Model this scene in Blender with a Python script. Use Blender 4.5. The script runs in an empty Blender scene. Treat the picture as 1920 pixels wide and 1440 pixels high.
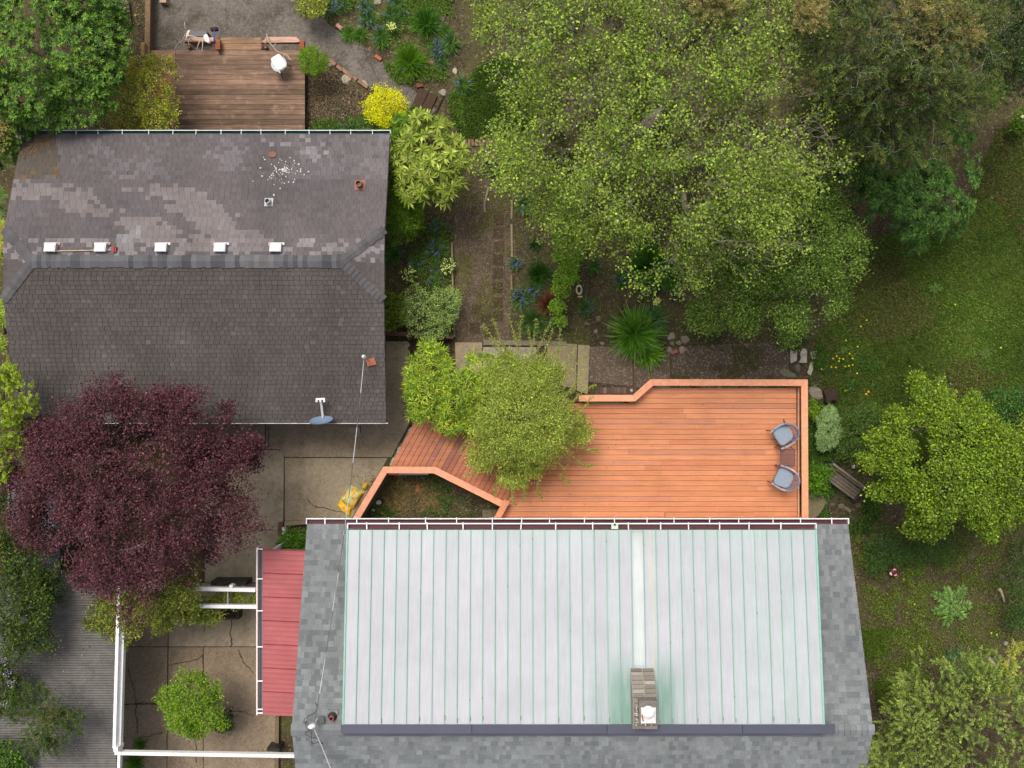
import bpy, bmesh, math, random
import numpy as np
from mathutils import Vector

# ------------------------------------------------------------------ camera, sky, sun, exposure
sc = bpy.context.scene
H = 25.0                      # drone height above the garden
F = 1560.0                    # focal length in pixels of the 1920 px wide picture
cam_d = bpy.data.cameras.new('camera'); cam = bpy.data.objects.new('camera', cam_d)
sc.collection.objects.link(cam); sc.camera = cam
cam.location = (0, 0, H); cam.rotation_euler = (0, 0, 0)
cam_d.sensor_width = 36; cam_d.lens = 36*F/1920; cam_d.clip_end = 500; cam_d.clip_start = 0.1
SUN_EL, SUN_AZ = math.radians(62), math.radians(-25)     # azimuth from +Y towards +X
w = bpy.data.worlds.new("World"); sc.world = w; w.use_nodes = True
nt = w.node_tree; nt.nodes.clear()
sky = nt.nodes.new('ShaderNodeTexSky'); sky.sky_type = 'NISHITA'; sky.sun_disc = False
sky.sun_elevation = SUN_EL; sky.sun_rotation = SUN_AZ; sky.air_density = 1.0; sky.dust_density = 6.0; sky.ozone_density = 0.5
bg = nt.nodes.new('ShaderNodeBackground'); bg.inputs[1].default_value = 0.13
wo = nt.nodes.new('ShaderNodeOutputWorld')
hs = nt.nodes.new('ShaderNodeHueSaturation'); hs.inputs['Saturation'].default_value = 0.55      # cloud-whitened sky
nt.links.new(sky.outputs[0], hs.inputs['Color']); nt.links.new(hs.outputs[0], bg.inputs[0]); nt.links.new(bg.outputs[0], wo.inputs[0])
sun_d = bpy.data.lights.new('sun', 'SUN'); sun_d.energy = 1.6; sun_d.angle = math.radians(24); sun_d.color = (1.0, 0.93, 0.82)
sun = bpy.data.objects.new('sun', sun_d); sc.collection.objects.link(sun)
sdir = Vector((math.sin(SUN_AZ)*math.cos(SUN_EL), math.cos(SUN_AZ)*math.cos(SUN_EL), math.sin(SUN_EL)))
sun.rotation_euler = sdir.to_track_quat('Z', 'Y').to_euler(); sun.location = (0, 0, 40)
sc.view_settings.view_transform = 'Standard'; sc.view_settings.look = 'None'
sc.view_settings.exposure = 0.15; sc.view_settings.gamma = 1.0
sc.render.engine = 'CYCLES'
sc.render.resolution_x = 1024; sc.render.resolution_y = 768

# ------------------------------------------------------------------ helpers
COL = sc.collection
rng = np.random.default_rng(7)
def S(r, g, b):
    o = []
    for c in (r, g, b):
        c /= 255.0
        o.append(c/12.92 if c <= 0.04045 else ((c+0.055)/1.055)**2.4)
    return tuple(o)
def P(px, py, z=0.0):
    s = (H-z)/F
    return np.array([(px-960)*s, (720-py)*s, z])
def m_per_px(z=0.0): return (H-z)/F
def P2(pts, z=0.0): return [tuple(P(a, b, z)[:2]) for a, b in pts]

class MB:
    def __init__(s): s.v = []; s.n = 0; s.f = []; s.c = []
    def add(s, V, Fc, col):
        V = np.asarray(V, float).reshape(-1, 3); Fc = np.asarray(Fc, np.int64)
        s.v.append(V); s.f.append(Fc+s.n); s.n += len(V)
        c = np.asarray(col, float)
        if c.ndim == 1: c = np.tile(c, (len(Fc), 1))
        s.c.append(c)
    def quads(s, V, col):
        V = np.asarray(V, float); n = len(V)
        if n: s.add(V.reshape(-1, 3), np.arange(n*4).reshape(-1, 4), col)
    def box(s, c, size, rz=0.0, col=(.5, .5, .5), tilt=None):
        x, y, z = [d/2 for d in size]
        V = np.array([[-x,-y,-z],[x,-y,-z],[x,y,-z],[-x,y,-z],[-x,-y,z],[x,-y,z],[x,y,z],[-x,y,z]])
        if tilt is not None:
            V = V @ np.array(tilt).T
        ca, sa = math.cos(rz), math.sin(rz)
        R = np.array([[ca,-sa,0],[sa,ca,0],[0,0,1]])
        V = V @ R.T + np.array(c)
        s.add(V, [[0,3,2,1],[4,5,6,7],[0,1,5,4],[1,2,6,5],[2,3,7,6],[3,0,4,7]], col)
    def beam(s, a, b, w, h, col):                       # box from a to b, width w, height h (b may be higher)
        a = np.array(a, float); b = np.array(b, float); d = b-a; L = np.linalg.norm(d); d /= L
        up = np.array([0, 0, 1.]) if abs(d[2]) < .9 else np.array([0, 1., 0])
        sd = np.cross(up, d); sd /= np.linalg.norm(sd); u = np.cross(d, sd)
        V = []
        for p in (a, b):
            for i, j in ((-1,-1),(1,-1),(1,1),(-1,1)): V.append(p+sd*i*w/2+u*j*h/2)
        s.add(V, [[0,1,2,3],[7,6,5,4],[0,4,5,1],[1,5,6,2],[2,6,7,3],[3,7,4,0]], col)
    def prism(s, poly, z0, z1, col):
        n = len(poly)
        V = [(x, y, z0) for x, y in poly]+[(x, y, z1) for x, y in poly]
        b = s.n
        s.v.append(np.array(V, float)); s.n += 2*n
        area = sum(poly[i][0]*poly[(i+1) % n][1]-poly[(i+1) % n][0]*poly[i][1] for i in range(n))
        top = list(range(n, 2*n)); 
        if area < 0: top = top[::-1]
        s.f.append(np.array([top])+b); s.c.append(np.array([col]))
        q = []
        for i in range(n):
            j = (i+1) % n
            q.append([i, j, n+j, n+i] if area > 0 else [j, i, n+i, n+j])
        s.f.append(np.array(q)+b); s.c.append(np.tile(col, (n, 1)))
    def tube(s, pts, rad, sides=6, col=(.5,.5,.5), caps=True):
        pts = np.array(pts, float); n = len(pts); rad = np.broadcast_to(rad, (n,))
        t = np.gradient(pts, axis=0); t /= (np.linalg.norm(t, axis=1, keepdims=True)+1e-9)
        ref = np.array([0, 0, 1.]) if abs(t[0, 2]) < .8 else np.array([1., 0, 0])
        V = []
        for i in range(n):
            a = np.cross(ref, t[i]); a /= (np.linalg.norm(a)+1e-9); b = np.cross(t[i], a)
            for k in range(sides):
                an = 2*math.pi*k/sides
                V.append(pts[i]+(a*math.cos(an)+b*math.sin(an))*rad[i])
        Fc = []
        for i in range(n-1):
            for k in range(sides):
                k2 = (k+1) % sides
                Fc.append([i*sides+k, i*sides+k2, (i+1)*sides+k2, (i+1)*sides+k])
        b0 = s.n
        s.add(V, Fc, col)
        if caps:
            s.f.append(np.array([list(range(sides))[::-1]])+b0); s.c.append(np.array([col]))
            s.f.append(np.array([[(n-1)*sides+k for k in range(sides)]])+b0); s.c.append(np.array([col]))
    def cyl(s, c, r0, r1, h, n=20, col=(.5,.5,.5)):
        s.tube([c, (c[0], c[1], c[2]+h)], [r0, r1], n, col)
    def lathe(s, c, prof, n=20, col=(.5,.5,.5), sx=1, sy=1, rz=0):
        V = []; ca, sa = math.cos(rz), math.sin(rz)
        for r, z in prof:
            for k in range(n):
                a = 2*math.pi*k/n; x, y = r*math.cos(a)*sx, r*math.sin(a)*sy
                V.append((c[0]+x*ca-y*sa, c[1]+x*sa+y*ca, c[2]+z))
        Fc = []
        for i in range(len(prof)-1):
            for k in range(n):
                k2 = (k+1) % n; Fc.append([i*n+k, i*n+k2, (i+1)*n+k2, (i+1)*n+k])
        b0 = s.n
        s.add(V, Fc, col)
        s.f.append(np.array([[(len(prof)-1)*n+k for k in range(n)]])+b0); s.c.append(np.array([col]))
        s.f.append(np.array([[k for k in range(n)][::-1]])+b0); s.c.append(np.array([col]))
    def build(s, name, mat, parent=None, loc=None, smooth=False):
        V = np.concatenate(s.v).astype(np.float32)
        if parent is not None: o0 = np.array(parent.location)
        elif loc is not None: o0 = np.array(loc)
        else: o0 = np.zeros(3)
        V = V-o0.astype(np.float32)
        tot = []; idx = []; cc = []
        for f, c in zip(s.f, s.c):
            tot.append(np.full(len(f), f.shape[1], np.int32)); idx.append(f.reshape(-1).astype(np.int32)); cc.append(c)
        tot = np.concatenate(tot); idx = np.concatenate(idx); cc = np.concatenate(cc)
        me = bpy.data.meshes.new(name)
        me.vertices.add(len(V)); me.vertices.foreach_set('co', V.reshape(-1))
        me.loops.add(len(idx)); me.loops.foreach_set('vertex_index', idx)
        me.polygons.add(len(tot))
        st = np.concatenate([[0], np.cumsum(tot)[:-1]]).astype(np.int32)
        me.polygons.foreach_set('loop_start', st)
        try: me.polygons.foreach_set('loop_total', tot)
        except Exception: pass
        me.polygons.foreach_set('use_smooth', np.full(len(tot), bool(smooth)))
        a = me.attributes.new('Col', 'FLOAT_COLOR', 'FACE')
        a.data.foreach_set('color', np.concatenate([cc, np.ones((len(cc), 1))], 1).astype(np.float32).reshape(-1))
        me.update(calc_edges=True); me.validate()
        me.materials.append(mat)
        o = bpy.data.objects.new(name, me); COL.objects.link(o)
        if parent is not None: o.parent = parent
        elif loc is not None: o.location = loc
        return o

def tag(o, label=None, cat=None, group=None, kind=None):
    if label: o['label'] = label
    if cat: o['category'] = cat
    if group: o['group'] = group
    if kind: o['kind'] = kind
    return o
def thing(name, label, cat, loc=(0, 0, 0), group=None):
    o = bpy.data.objects.new(name, None); COL.objects.link(o); o.location = tuple(float(x) for x in loc)
    o.empty_display_size = .3
    return tag(o, label, cat, group)
def copy_thing(root, loc, rz, label=None):
    r = root.copy(); COL.objects.link(r); r.location = loc; r.rotation_euler = (0, 0, rz)
    if label: r['label'] = label
    for ch in list(root.children):
        c = ch.copy(); COL.objects.link(c); c.parent = r
        for g in ch.children:
            d = g.copy(); COL.objects.link(d); d.parent = c
    return r

# ------------------------------------------------------------------ noise and masks (numpy)
_tab = np.random.default_rng(3).random((256, 256))
def vnoise(x, y):
    xi = np.floor(x).astype(int); yi = np.floor(y).astype(int); fx = x-xi; fy = y-yi
    fx = fx*fx*(3-2*fx); fy = fy*fy*(3-2*fy)
    g = lambda a, b: _tab[a & 255, b & 255]
    return (g(xi, yi)*(1-fx)+g(xi+1, yi)*fx)*(1-fy)+(g(xi, yi+1)*(1-fx)+g(xi+1, yi+1)*fx)*fy
def fbm(x, y, o=4):
    s = 0; a = .5; t = 0
    for i in range(o):
        s = s+a*vnoise(x*2**i+17*i, y*2**i+31*i); t += a; a *= .5
    return s/t
def inpoly(x, y, poly):
    ins = np.zeros(x.shape, bool); n = len(poly); j = n-1
    for i in range(n):
        xi, yi = poly[i]; xj, yj = poly[j]
        c = ((yi > y) != (yj > y)) & (x < (xj-xi)*(y-yi)/(yj-yi+1e-12)+xi)
        ins ^= c; j = i
    return ins
def scatter(polypx, n, z=0.0, dens=None, r=rng):
    poly = np.array(P2(polypx, z)); lo = poly.min(0); hi = poly.max(0); out = []
    tot = 0
    for _ in range(60):
        q = r.random((n*2, 2))*(hi-lo)+lo
        k = inpoly(q[:, 0], q[:, 1], poly)
        if dens is not None: k &= r.random(len(q)) < dens(q[:, 0], q[:, 1])
        out.append(q[k]); tot += k.sum()
        if tot >= n: break
    return np.concatenate(out)[:n]
def rough_poly(pts, amp=.06, step=.18, seed=0, z=0):
    """pixel polygon -> world polygon with an uneven edge"""
    w = P2(pts, z); out = []; n = len(w)
    for i in range(n):
        a = np.array(w[i]); b = np.array(w[(i+1) % n]); L = np.linalg.norm(b-a); k = max(1, int(L/step))
        nrm = np.array([-(b-a)[1], (b-a)[0]])/(L+1e-9)
        for t in range(k):
            p = a+(b-a)*t/k
            d = (fbm(np.array([p[0]*1.7+seed]), np.array([p[1]*1.7]))[0]-.5)*2*amp*1.6+(random.random()-.5)*amp*.5
            out.append(tuple(p+nrm*d))
    return out

# ------------------------------------------------------------------ materials
def mk(name, rough=.7, spec=.3, metal=0.0, amt=.15, scale=8.0, stretch=(1, 1, 1), rot=0.0, bump=0.0, bscale=60.0,
       amt2=0.0, scale2=1.0, tint2=None, speck=None):
    m = bpy.data.materials.new(name); m.use_nodes = True; n = m.node_tree.nodes; L = m.node_tree.links; n.clear()
    out = n.new('ShaderNodeOutputMaterial'); bs = n.new('ShaderNodeBsdfPrincipled'); L.new(bs.outputs[0], out.inputs[0])
    bs.inputs['Roughness'].default_value = rough; bs.inputs['Metallic'].default_value = metal
    bs.inputs['Specular IOR Level'].default_value = spec
    at = n.new('ShaderNodeAttribute'); at.attribute_name = 'Col'
    tc = n.new('ShaderNodeTexCoord'); mp = n.new('ShaderNodeMapping'); L.new(tc.outputs['Object'], mp.inputs[0])
    mp.inputs['Scale'].default_value = stretch; mp.inputs['Rotation'].default_value = (0, 0, rot)
    cur = at.outputs['Color']
    def mod(cur, vec, sc_, am, det=6):
        nz = n.new('ShaderNodeTexNoise'); nz.inputs['Scale'].default_value = sc_; nz.inputs['Detail'].default_value = det
        nz.inputs['Roughness'].default_value = .65
        L.new(vec, nz.inputs['Vector'])
        mr = n.new('ShaderNodeMapRange'); mr.inputs[1].default_value = .3; mr.inputs[2].default_value = .7
        mr.inputs[3].default_value = 1-am; mr.inputs[4].default_value = 1+am; L.new(nz.outputs[0], mr.inputs[0])
        vm = n.new('ShaderNodeVectorMath'); vm.operation = 'SCALE'; L.new(cur, vm.inputs[0]); L.new(mr.outputs[0], vm.inputs['Scale'])
        return vm.outputs[0], nz
    cur, nz = mod(cur, mp.outputs[0], scale, amt)
    if amt2: cur, _ = mod(cur, tc.outputs['Object'], scale2, amt2, 3)
    if tint2 is not None:                       # patches of a second colour (moss, dirt, wear)
        colr, sc_, lo, hi, st = tint2
        n3 = n.new('ShaderNodeTexNoise'); n3.inputs['Scale'].default_value = sc_; n3.inputs['Detail'].default_value = 8
        n3.inputs['Roughness'].default_value = .7
        L.new(tc.outputs['Object'], n3.inputs['Vector'])
        r3 = n.new('ShaderNodeMapRange'); r3.inputs[1].default_value = lo; r3.inputs[2].default_value = hi
        r3.inputs[4].default_value = st; L.new(n3.outputs[0], r3.inputs[0])
        mx = n.new('ShaderNodeMix'); mx.data_type = 'RGBA'; L.new(r3.outputs[0], mx.inputs[0]); L.new(cur, mx.inputs[6])
        mx.inputs[7].default_value = (*colr, 1); cur = mx.outputs[2]
    if speck is not None:                       # small grains (aggregate, gravel)
        colr, sc_, thr, st = speck
        vo = n.new('ShaderNodeTexVoronoi'); vo.inputs['Scale'].default_value = sc_; L.new(tc.outputs['Object'], vo.inputs['Vector'])
        sp = n.new('ShaderNodeSeparateColor'); L.new(vo.outputs['Color'], sp.inputs[0])
        r4 = n.new('ShaderNodeMapRange'); r4.inputs[1].default_value = thr; r4.inputs[2].default_value = thr+.05
        r4.inputs[4].default_value = st; L.new(sp.outputs[0], r4.inputs[0])
        mx = n.new('ShaderNodeMix'); mx.data_type = 'RGBA'; L.new(r4.outputs[0], mx.inputs[0]); L.new(cur, mx.inputs[6])
        mx.inputs[7].default_value = (*colr, 1); cur = mx.outputs[2]
    L.new(cur, bs.inputs['Base Color'])
    if bump:
        bn = n.new('ShaderNodeTexNoise'); bn.inputs['Scale'].default_value = bscale; bn.inputs['Detail'].default_value = 5
        L.new(mp.outputs[0], bn.inputs['Vector'])
        bp = n.new('ShaderNodeBump'); bp.inputs['Strength'].default_value = bump; bp.inputs['Distance'].default_value = .02
        L.new(bn.outputs[0], bp.inputs['Height']); L.new(bp.outputs[0], bs.inputs['Normal'])
    return m
def mk_leaf(name, trans=.3, gloss=.45):
    m = bpy.data.materials.new(name); m.use_nodes = True; n = m.node_tree.nodes; L = m.node_tree.links; n.clear()
    out = n.new('ShaderNodeOutputMaterial'); bs = n.new('ShaderNodeBsdfPrincipled')
    bs.inputs['Roughness'].default_value = gloss; bs.inputs['Specular IOR Level'].default_value = .35
    at = n.new('ShaderNodeAttribute'); at.attribute_name = 'Col'
    nz = n.new('ShaderNodeTexNoise'); nz.inputs['Scale'].default_value = 25
    tc = n.new('ShaderNodeTexCoord'); L.new(tc.outputs['Object'], nz.inputs['Vector'])
    mr = n.new('ShaderNodeMapRange'); mr.inputs[3].default_value = .75; mr.inputs[4].default_value = 1.25; L.new(nz.outputs[0], mr.inputs[0])
    vm = n.new('ShaderNodeVectorMath'); vm.operation = 'SCALE'; L.new(at.outputs['Color'], vm.inputs[0]); L.new(mr.outputs[0], vm.inputs['Scale'])
    tr = n.new('ShaderNodeBsdfTranslucent'); mx = n.new('ShaderNodeMixShader'); mx.inputs[0].default_value = trans
    L.new(vm.outputs[0], bs.inputs['Base Color']); L.new(vm.outputs[0], tr.inputs[0])
    L.new(bs.outputs[0], mx.inputs[1]); L.new(tr.outputs[0], mx.inputs[2]); L.new(mx.outputs[0], out.inputs[0])
    return m
M = dict(
    leaf=mk_leaf('leaf'), gloss_leaf=mk_leaf('glossy_leaf', .15, .45), needle=mk_leaf('needle', .15, .6), petal=mk_leaf('petal', .3, .6),
    bark=mk('bark', .9, .1, amt=.3, scale=20, bump=.4, bscale=30),
    soil=mk('soil', .95, .1, amt=.4, scale=9, amt2=.25, scale2=1.1, bump=.8, bscale=25, tint2=(S(80,88,34), 1.1, .47, .62, .6), speck=(S(140,128,105), 26, .93, .6)),
    lawn=mk('lawn_soil', .95, .1, amt=.35, scale=12, amt2=.25, scale2=.6, bump=.6, bscale=40),
    gravel=mk('gravel', .9, .2, amt=.3, scale=10, amt2=.28, scale2=.9, bump=.5, bscale=70, tint2=(S(70,62,48), 1.3, .48, .64, .7), speck=(S(150,145,138), 40, .9, .5)),
    concrete=mk('concrete', .9, .2, amt=.16, scale=10, amt2=.16, scale2=1.3, bump=.25, bscale=80, tint2=(S(98,84,62), 2.2, .5, .72, .6), speck=(S(178,160,135), 55, .75, .45)),
    aggregate=mk('aggregate', .9, .2, amt=.2, scale=14, amt2=.15, scale2=1.4, bump=.4, bscale=60, speck=(S(165,150,135), 30, .86, .8)),
    stone=mk('stone', .85, .25, amt=.25, scale=14, bump=.4, bscale=30),
    brick=mk('brick', .9, .15, amt=.25, scale=30, bump=.3, bscale=60),
    wood_x=mk('stained_decking', .6, .3, amt=.14, scale=5, stretch=(.35, 6, 1), amt2=.09, scale2=1.2, bump=.05, bscale=20, tint2=(S(140,82,60), 9.0, .60, .70, .55)),
    wood_d=mk('stained_ramp_boards', .6, .3, amt=.22, scale=5, stretch=(.35, 6, 1), rot=-1.02, amt2=.15, scale2=2),
    wood_cap=mk('stained_rail_wood', .5, .35, amt=.14, scale=10, amt2=.08, scale2=1.3, tint2=(S(170,96,66), 9.0, .60, .70, .5)),
    wood_old=mk('weathered_decking', .8, .2, amt=.38, scale=4, stretch=(.45, 5, 1), amt2=.2, scale2=.9, tint2=(S(172,146,124), 3.5, .55, .68, .6), bump=.25, bscale=20),
    timber=mk('timber', .85, .2, amt=.25, scale=12, bump=.2, bscale=30),
    shingle=mk('shingle', .95, .12, amt=.22, scale=40, amt2=.12, scale2=.7, bump=.4, bscale=110, tint2=(S(96,92,78), 1.6, .55, .75, .35)),
    paint=mk('paint', .5, .4, amt=.04, scale=5, amt2=.03, scale2=.7),
    oldpaint=mk('worn_paint', .6, .3, amt=.1, scale=9, amt2=.08, scale2=1.5),
    roofmetal=mk('roof_metal', .42, .45, amt=.085, scale=3, stretch=(14, .5, 1), amt2=.06, scale2=1.0, tint2=(S(150,158,150), 7.0, .62, .75, .35), bump=.05, bscale=3),
    redmetal=mk('red_metal', .55, .35, amt=.09, scale=4, stretch=(.4, 8, 1), amt2=.12, scale2=1.0, tint2=(S(196,130,130), 4, .6, .72, .35)),
    corr=mk('corrugated_sheet', .6, .3, amt=.2, scale=6, amt2=.25, scale2=.8),
    metal=mk('metal', .4, .5, metal=.6, amt=.1, scale=10),
    plastic=mk('plastic', .4, .4, amt=.06, scale=8),
    fabric=mk('fabric', .9, .15, amt=.08, scale=20, bump=.2, bscale=200),
    cable=mk('cable', .6, .3, amt=.05, scale=10),
)

# ------------------------------------------------------------------ foliage
def unit(v): return v/(np.linalg.norm(v, axis=-1, keepdims=True)+1e-9)
def leafq(pos, d, l, wd, r, roll=.5, droop=.15):
    n = len(pos); d = unit(d)
    up = unit(np.array([0, 0, 1.])+r.normal(0, roll, (n, 3)))
    sd = unit(np.cross(d, up)); l = np.broadcast_to(l, (n,))[:, None]; wd = np.broadcast_to(wd, (n,))[:, None]
    V = np.empty((n, 4, 3))
    V[:, 0] = pos; V[:, 1] = pos+d*l*.5+sd*wd*.5; V[:, 2] = pos+d*l; V[:, 3] = pos+d*l*.5-sd*wd*.5
    V[:, 2, 2] -= droop*l[:, 0]
    return V
def palette(n, pal, r, jit=.18, wts=None):
    pal = np.array(pal); gm = (pal[:, 1] >= pal[:, 0]*.93) & (pal[:, 1] > pal[:, 2]*1.25)
    pal = np.where(gm[:, None], pal*np.array([1.02, 1.06, .58]), pal)          # foliage greens carry little blue
    k = r.choice(len(pal), n, p=wts)
    return pal[k]*np.exp(r.normal(0, jit, (n, 1)))
def shell(blobs, n, r, inner=.25, zmin=-.25, lump=.14):
    """points on the lumpy outer skin of a union of ellipsoids; blob = (px, py, rpx, z, zfac)"""
    B = []
    for b in blobs:
        px, py, rp, z = b[:4]; zf = b[4] if len(b) > 4 else .6
        c = P(px, py, z); rm = rp*m_per_px(z); B.append((c[0], c[1], c[2], rm, rm*zf))
    B = np.array(B); wt = B[:, 3]**1.6; wt /= wt.sum()
    out = []; cnt = 0
    while cnt < n:
        m = n*2; k = r.choice(len(B), m, p=wt); d = unit(r.normal(0, 1, (m, 3)))
        d = d[d[:, 2] > zmin]; k = k[:len(d)]
        b = B[k]
        lm = 1+lump*(np.sin(d[:, 0]*7+k*1.3+b[:, 0])+np.sin(d[:, 1]*8+k*2.1)+np.sin(d[:, 2]*6+k))*.6
        rad = np.where(r.random(len(d)) < inner, r.uniform(.35, .85, len(d)), r.uniform(.85, 1.03, len(d)))*lm
        p = b[:, :3]+d*np.stack([b[:, 3], b[:, 3], b[:, 4]], 1)*rad[:, None]
        ok = np.ones(len(p), bool)
        for i in range(len(B)):
            q = (p-B[i, :3])/np.array([B[i, 3], B[i, 3], B[i, 4]])
            ok &= ~(((q**2).sum(1) < .45) & (k != i))
        ok &= p[:, 2] > .05
        out.append(p[ok]); cnt += ok.sum()
    return np.concatenate(out)[:n], B
def skeleton(base, top, pts, r):
    """grow limbs from a trunk to every point: returns nodes, parent index, carried load"""
    base = np.array(base, float); top = np.array(top, float)
    nodes = [base+(top-base)*t+np.array([math.sin(t*3)*.08, math.cos(t*4)*.06, 0]) for t in np.linspace(0, 1, 6)]
    par = [-1]+list(range(5))
    order = np.argsort(np.linalg.norm(pts-top, axis=1)); m0 = len(nodes)
    A = np.zeros((m0+2*len(pts), 3)); A[:m0] = nodes; D0 = np.zeros(len(A)); D0[:m0] = .35*np.linalg.norm(A[:m0]-top, axis=1); cn = m0
    leafid = np.zeros(len(pts), int)
    for i in order:
        p = pts[i]; dtop = np.linalg.norm(p-top)
        N = A[:cn]; df = N-p; dd = np.sqrt((df*df).sum(1))+D0[:cn]+np.maximum(0, df[:, 2])*.6
        j = int(np.argmin(dd))
        mid = (N[j]+p)/2+r.normal(0, .06, 3)*np.linalg.norm(N[j]-p); mid[2] += .06*np.linalg.norm(N[j]-p)
        a = cn; A[cn] = mid; A[cn+1] = p; D0[cn:cn+2] = .35*np.linalg.norm(A[cn:cn+2]-top, axis=1); cn += 2
        par += [j, a]; leafid[i] = a+1
    N = A[:cn]
    load = np.zeros(len(N)); load[leafid] = 1
    for i in range(len(N)-1, 0, -1): load[par[i]] += load[i]
    return N, par, load, leafid
def limbs(mb, N, par, load, rt, col, rmin=.006, thin=3, pw=.5):
    rad = np.maximum(rmin, rt*(load/load[0])**pw)
    for i in range(1, len(N)):
        j = par[i]; c = np.array(col)*np.exp(np.random.default_rng(i).normal(0, .12))
        rj = min(rad[j], rad[i]*1.7)
        mb.tube([N[j], N[i]], [rj, rad[i]*.95], 6 if rad[i] > .04 else thin, c, caps=False)

def tree(name, label, cat, blobs, base, trunk_r, ntips, leaves_per, ll, lw, pal, spread=.12, style='broad', group=None,
         bark=S(110,100,88), inner=.25, zmin=-.25, tips_pal=None, wts=None, seed=1, mat='leaf', flat=.0, up=.25, out=.5,
         topz=None, jit=.18, rmin=.006, cj=.22, lump=.14, extra=None, crown='crown', pw=.5, bald=None, droop=.2, sat=0, satr=.3, gap=0.0, gs=1.6):
    r = np.random.default_rng(seed)
    if sat:                                                        # small side lobes that break up the outline
        more = []
        for b in blobs:
            for k in range(sat):
                a = r.random()*2*math.pi; rr = b[2]*r.uniform(.6, 1.3)*satr; off = b[2]*r.uniform(.75, 1.08)
                more.append((b[0]+math.cos(a)*off, b[1]+math.sin(a)*off, max(rr, 5), max(.15, b[3]-b[2]*m_per_px(b[3])*r.uniform(-.25, .35)*(b[4] if len(b) > 4 else .6)), .6))
        blobs = list(blobs)+more
    pts, B = shell(blobs, ntips, r, inner, zmin, lump)
    if gap:                                                        # uneven growth: hollows between the boughs
        q = fbm(pts[:, 0]*gs+seed+pts[:, 2]*.7, pts[:, 1]*gs+seed*2.3+pts[:, 2]*.5, 3)
        pts = pts[q > np.quantile(q, gap)]
    b0 = np.array([base[0], base[1], 0.0]) if len(base) == 3 else np.array([*P(base[0], base[1], 0)[:2], 0.0])
    zt = topz if topz is not None else float(np.median(B[:, 2]))*.55
    cen = np.array([np.average(B[:, 0], weights=B[:, 3]), np.average(B[:, 1], weights=B[:, 3]), zt])
    t0 = thing(name, label, cat, b0, group)
    N, par, load, lid = skeleton(b0, cen, pts, r)
    mb = MB(); limbs(mb, N, par, load, trunk_r, bark, rmin, pw=pw); mb.build('trunk', M['bark'], t0)
    keep = np.ones(len(pts), bool)
    if bald is not None: keep = r.random(len(pts)) > bald(pts)
    T = pts[keep]
    mb = MB()
    cb = np.exp(r.normal(0, cj, (len(T), 1)))
    o = unit(T-np.array([cen[0], cen[1], zt-.3]))
    if style == 'broad':
        K = leaves_per; n = len(T)*K; idx = np.repeat(np.arange(len(T)), K)
        pos = T[idx]+r.normal(0, spread, (n, 3))*np.array([1, 1, .6])
        d = o[idx]*out+r.normal(0, .6, (n, 3)); d[:, 2] = d[:, 2]*(1-flat)+up*r.random(n)
        col = palette(n, pal, r, jit, wts)*cb[idx]
        mb.quads(leafq(pos, d, r.uniform(.7, 1.25, n)*ll, r.uniform(.8, 1.2, n)*lw, r, .45, droop), col)
    elif style == 'star':                                          # fingers radiating from a shoot tip
        K = leaves_per
        idx = np.repeat(np.arange(len(T)), K); n = len(idx); az = np.tile(np.arange(K)*2*math.pi/K, len(T))+np.repeat(r.random(len(T))*6.28, K)+r.normal(0, .12, n)
        tl = unit(o[idx]*out+np.array([0, 0, 1.])); a = unit(np.cross(tl, np.array([.3, 1, 0.]))); b = np.cross(tl, a)
        d = a*np.cos(az)[:, None]+b*np.sin(az)[:, None]+tl*up+r.normal(0, .12, (n, 3))
        pos = T[idx]+d*.01
        col = palette(n, pal, r, jit*.6, wts)*cb[idx]
        mb.quads(leafq(pos, d, r.uniform(.75, 1.15, n)*ll, r.uniform(.85, 1.15, n)*lw, r, .2, droop), col)
    elif style == 'spray':                                         # feathery conifer sprays
        K = leaves_per; sp = spread
        bd = unit(o*np.array([1, 1, .3])+r.normal(0, .45, (len(T), 3))*np.array([1, 1, .4])+np.array([0, 0, up]))
        idx = np.repeat(np.arange(len(T)), K); n = len(idx); t = np.tile(np.linspace(0, 1, K), len(T))
        pos = T[idx]+bd[idx]*(t*sp)[:, None]; pos[:, 2] -= t*t*sp*.3
        sd = unit(np.cross(bd, np.array([0, 0, 1.])))[idx]*np.where(np.arange(n) % 2, 1, -1)[:, None]
        d = bd[idx]*.7+sd*(.85)+r.normal(0, .25, (n, 3))
        col = palette(n, pal, r, jit, wts)*cb[idx]
        if tips_pal is not None:
            q = (t > .6)[:, None]; col = np.where(q, palette(n, tips_pal, r, jit)*cb[idx], col)
        mb.quads(leafq(pos, d, (1-.55*t)*r.uniform(.7, 1.2, n)*ll, lw*np.ones(n), r, .35, droop), col)
    if extra is not None: extra(mb, T, o, r)
    mb.build(crown, M[mat], t0)
    return t0

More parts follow.
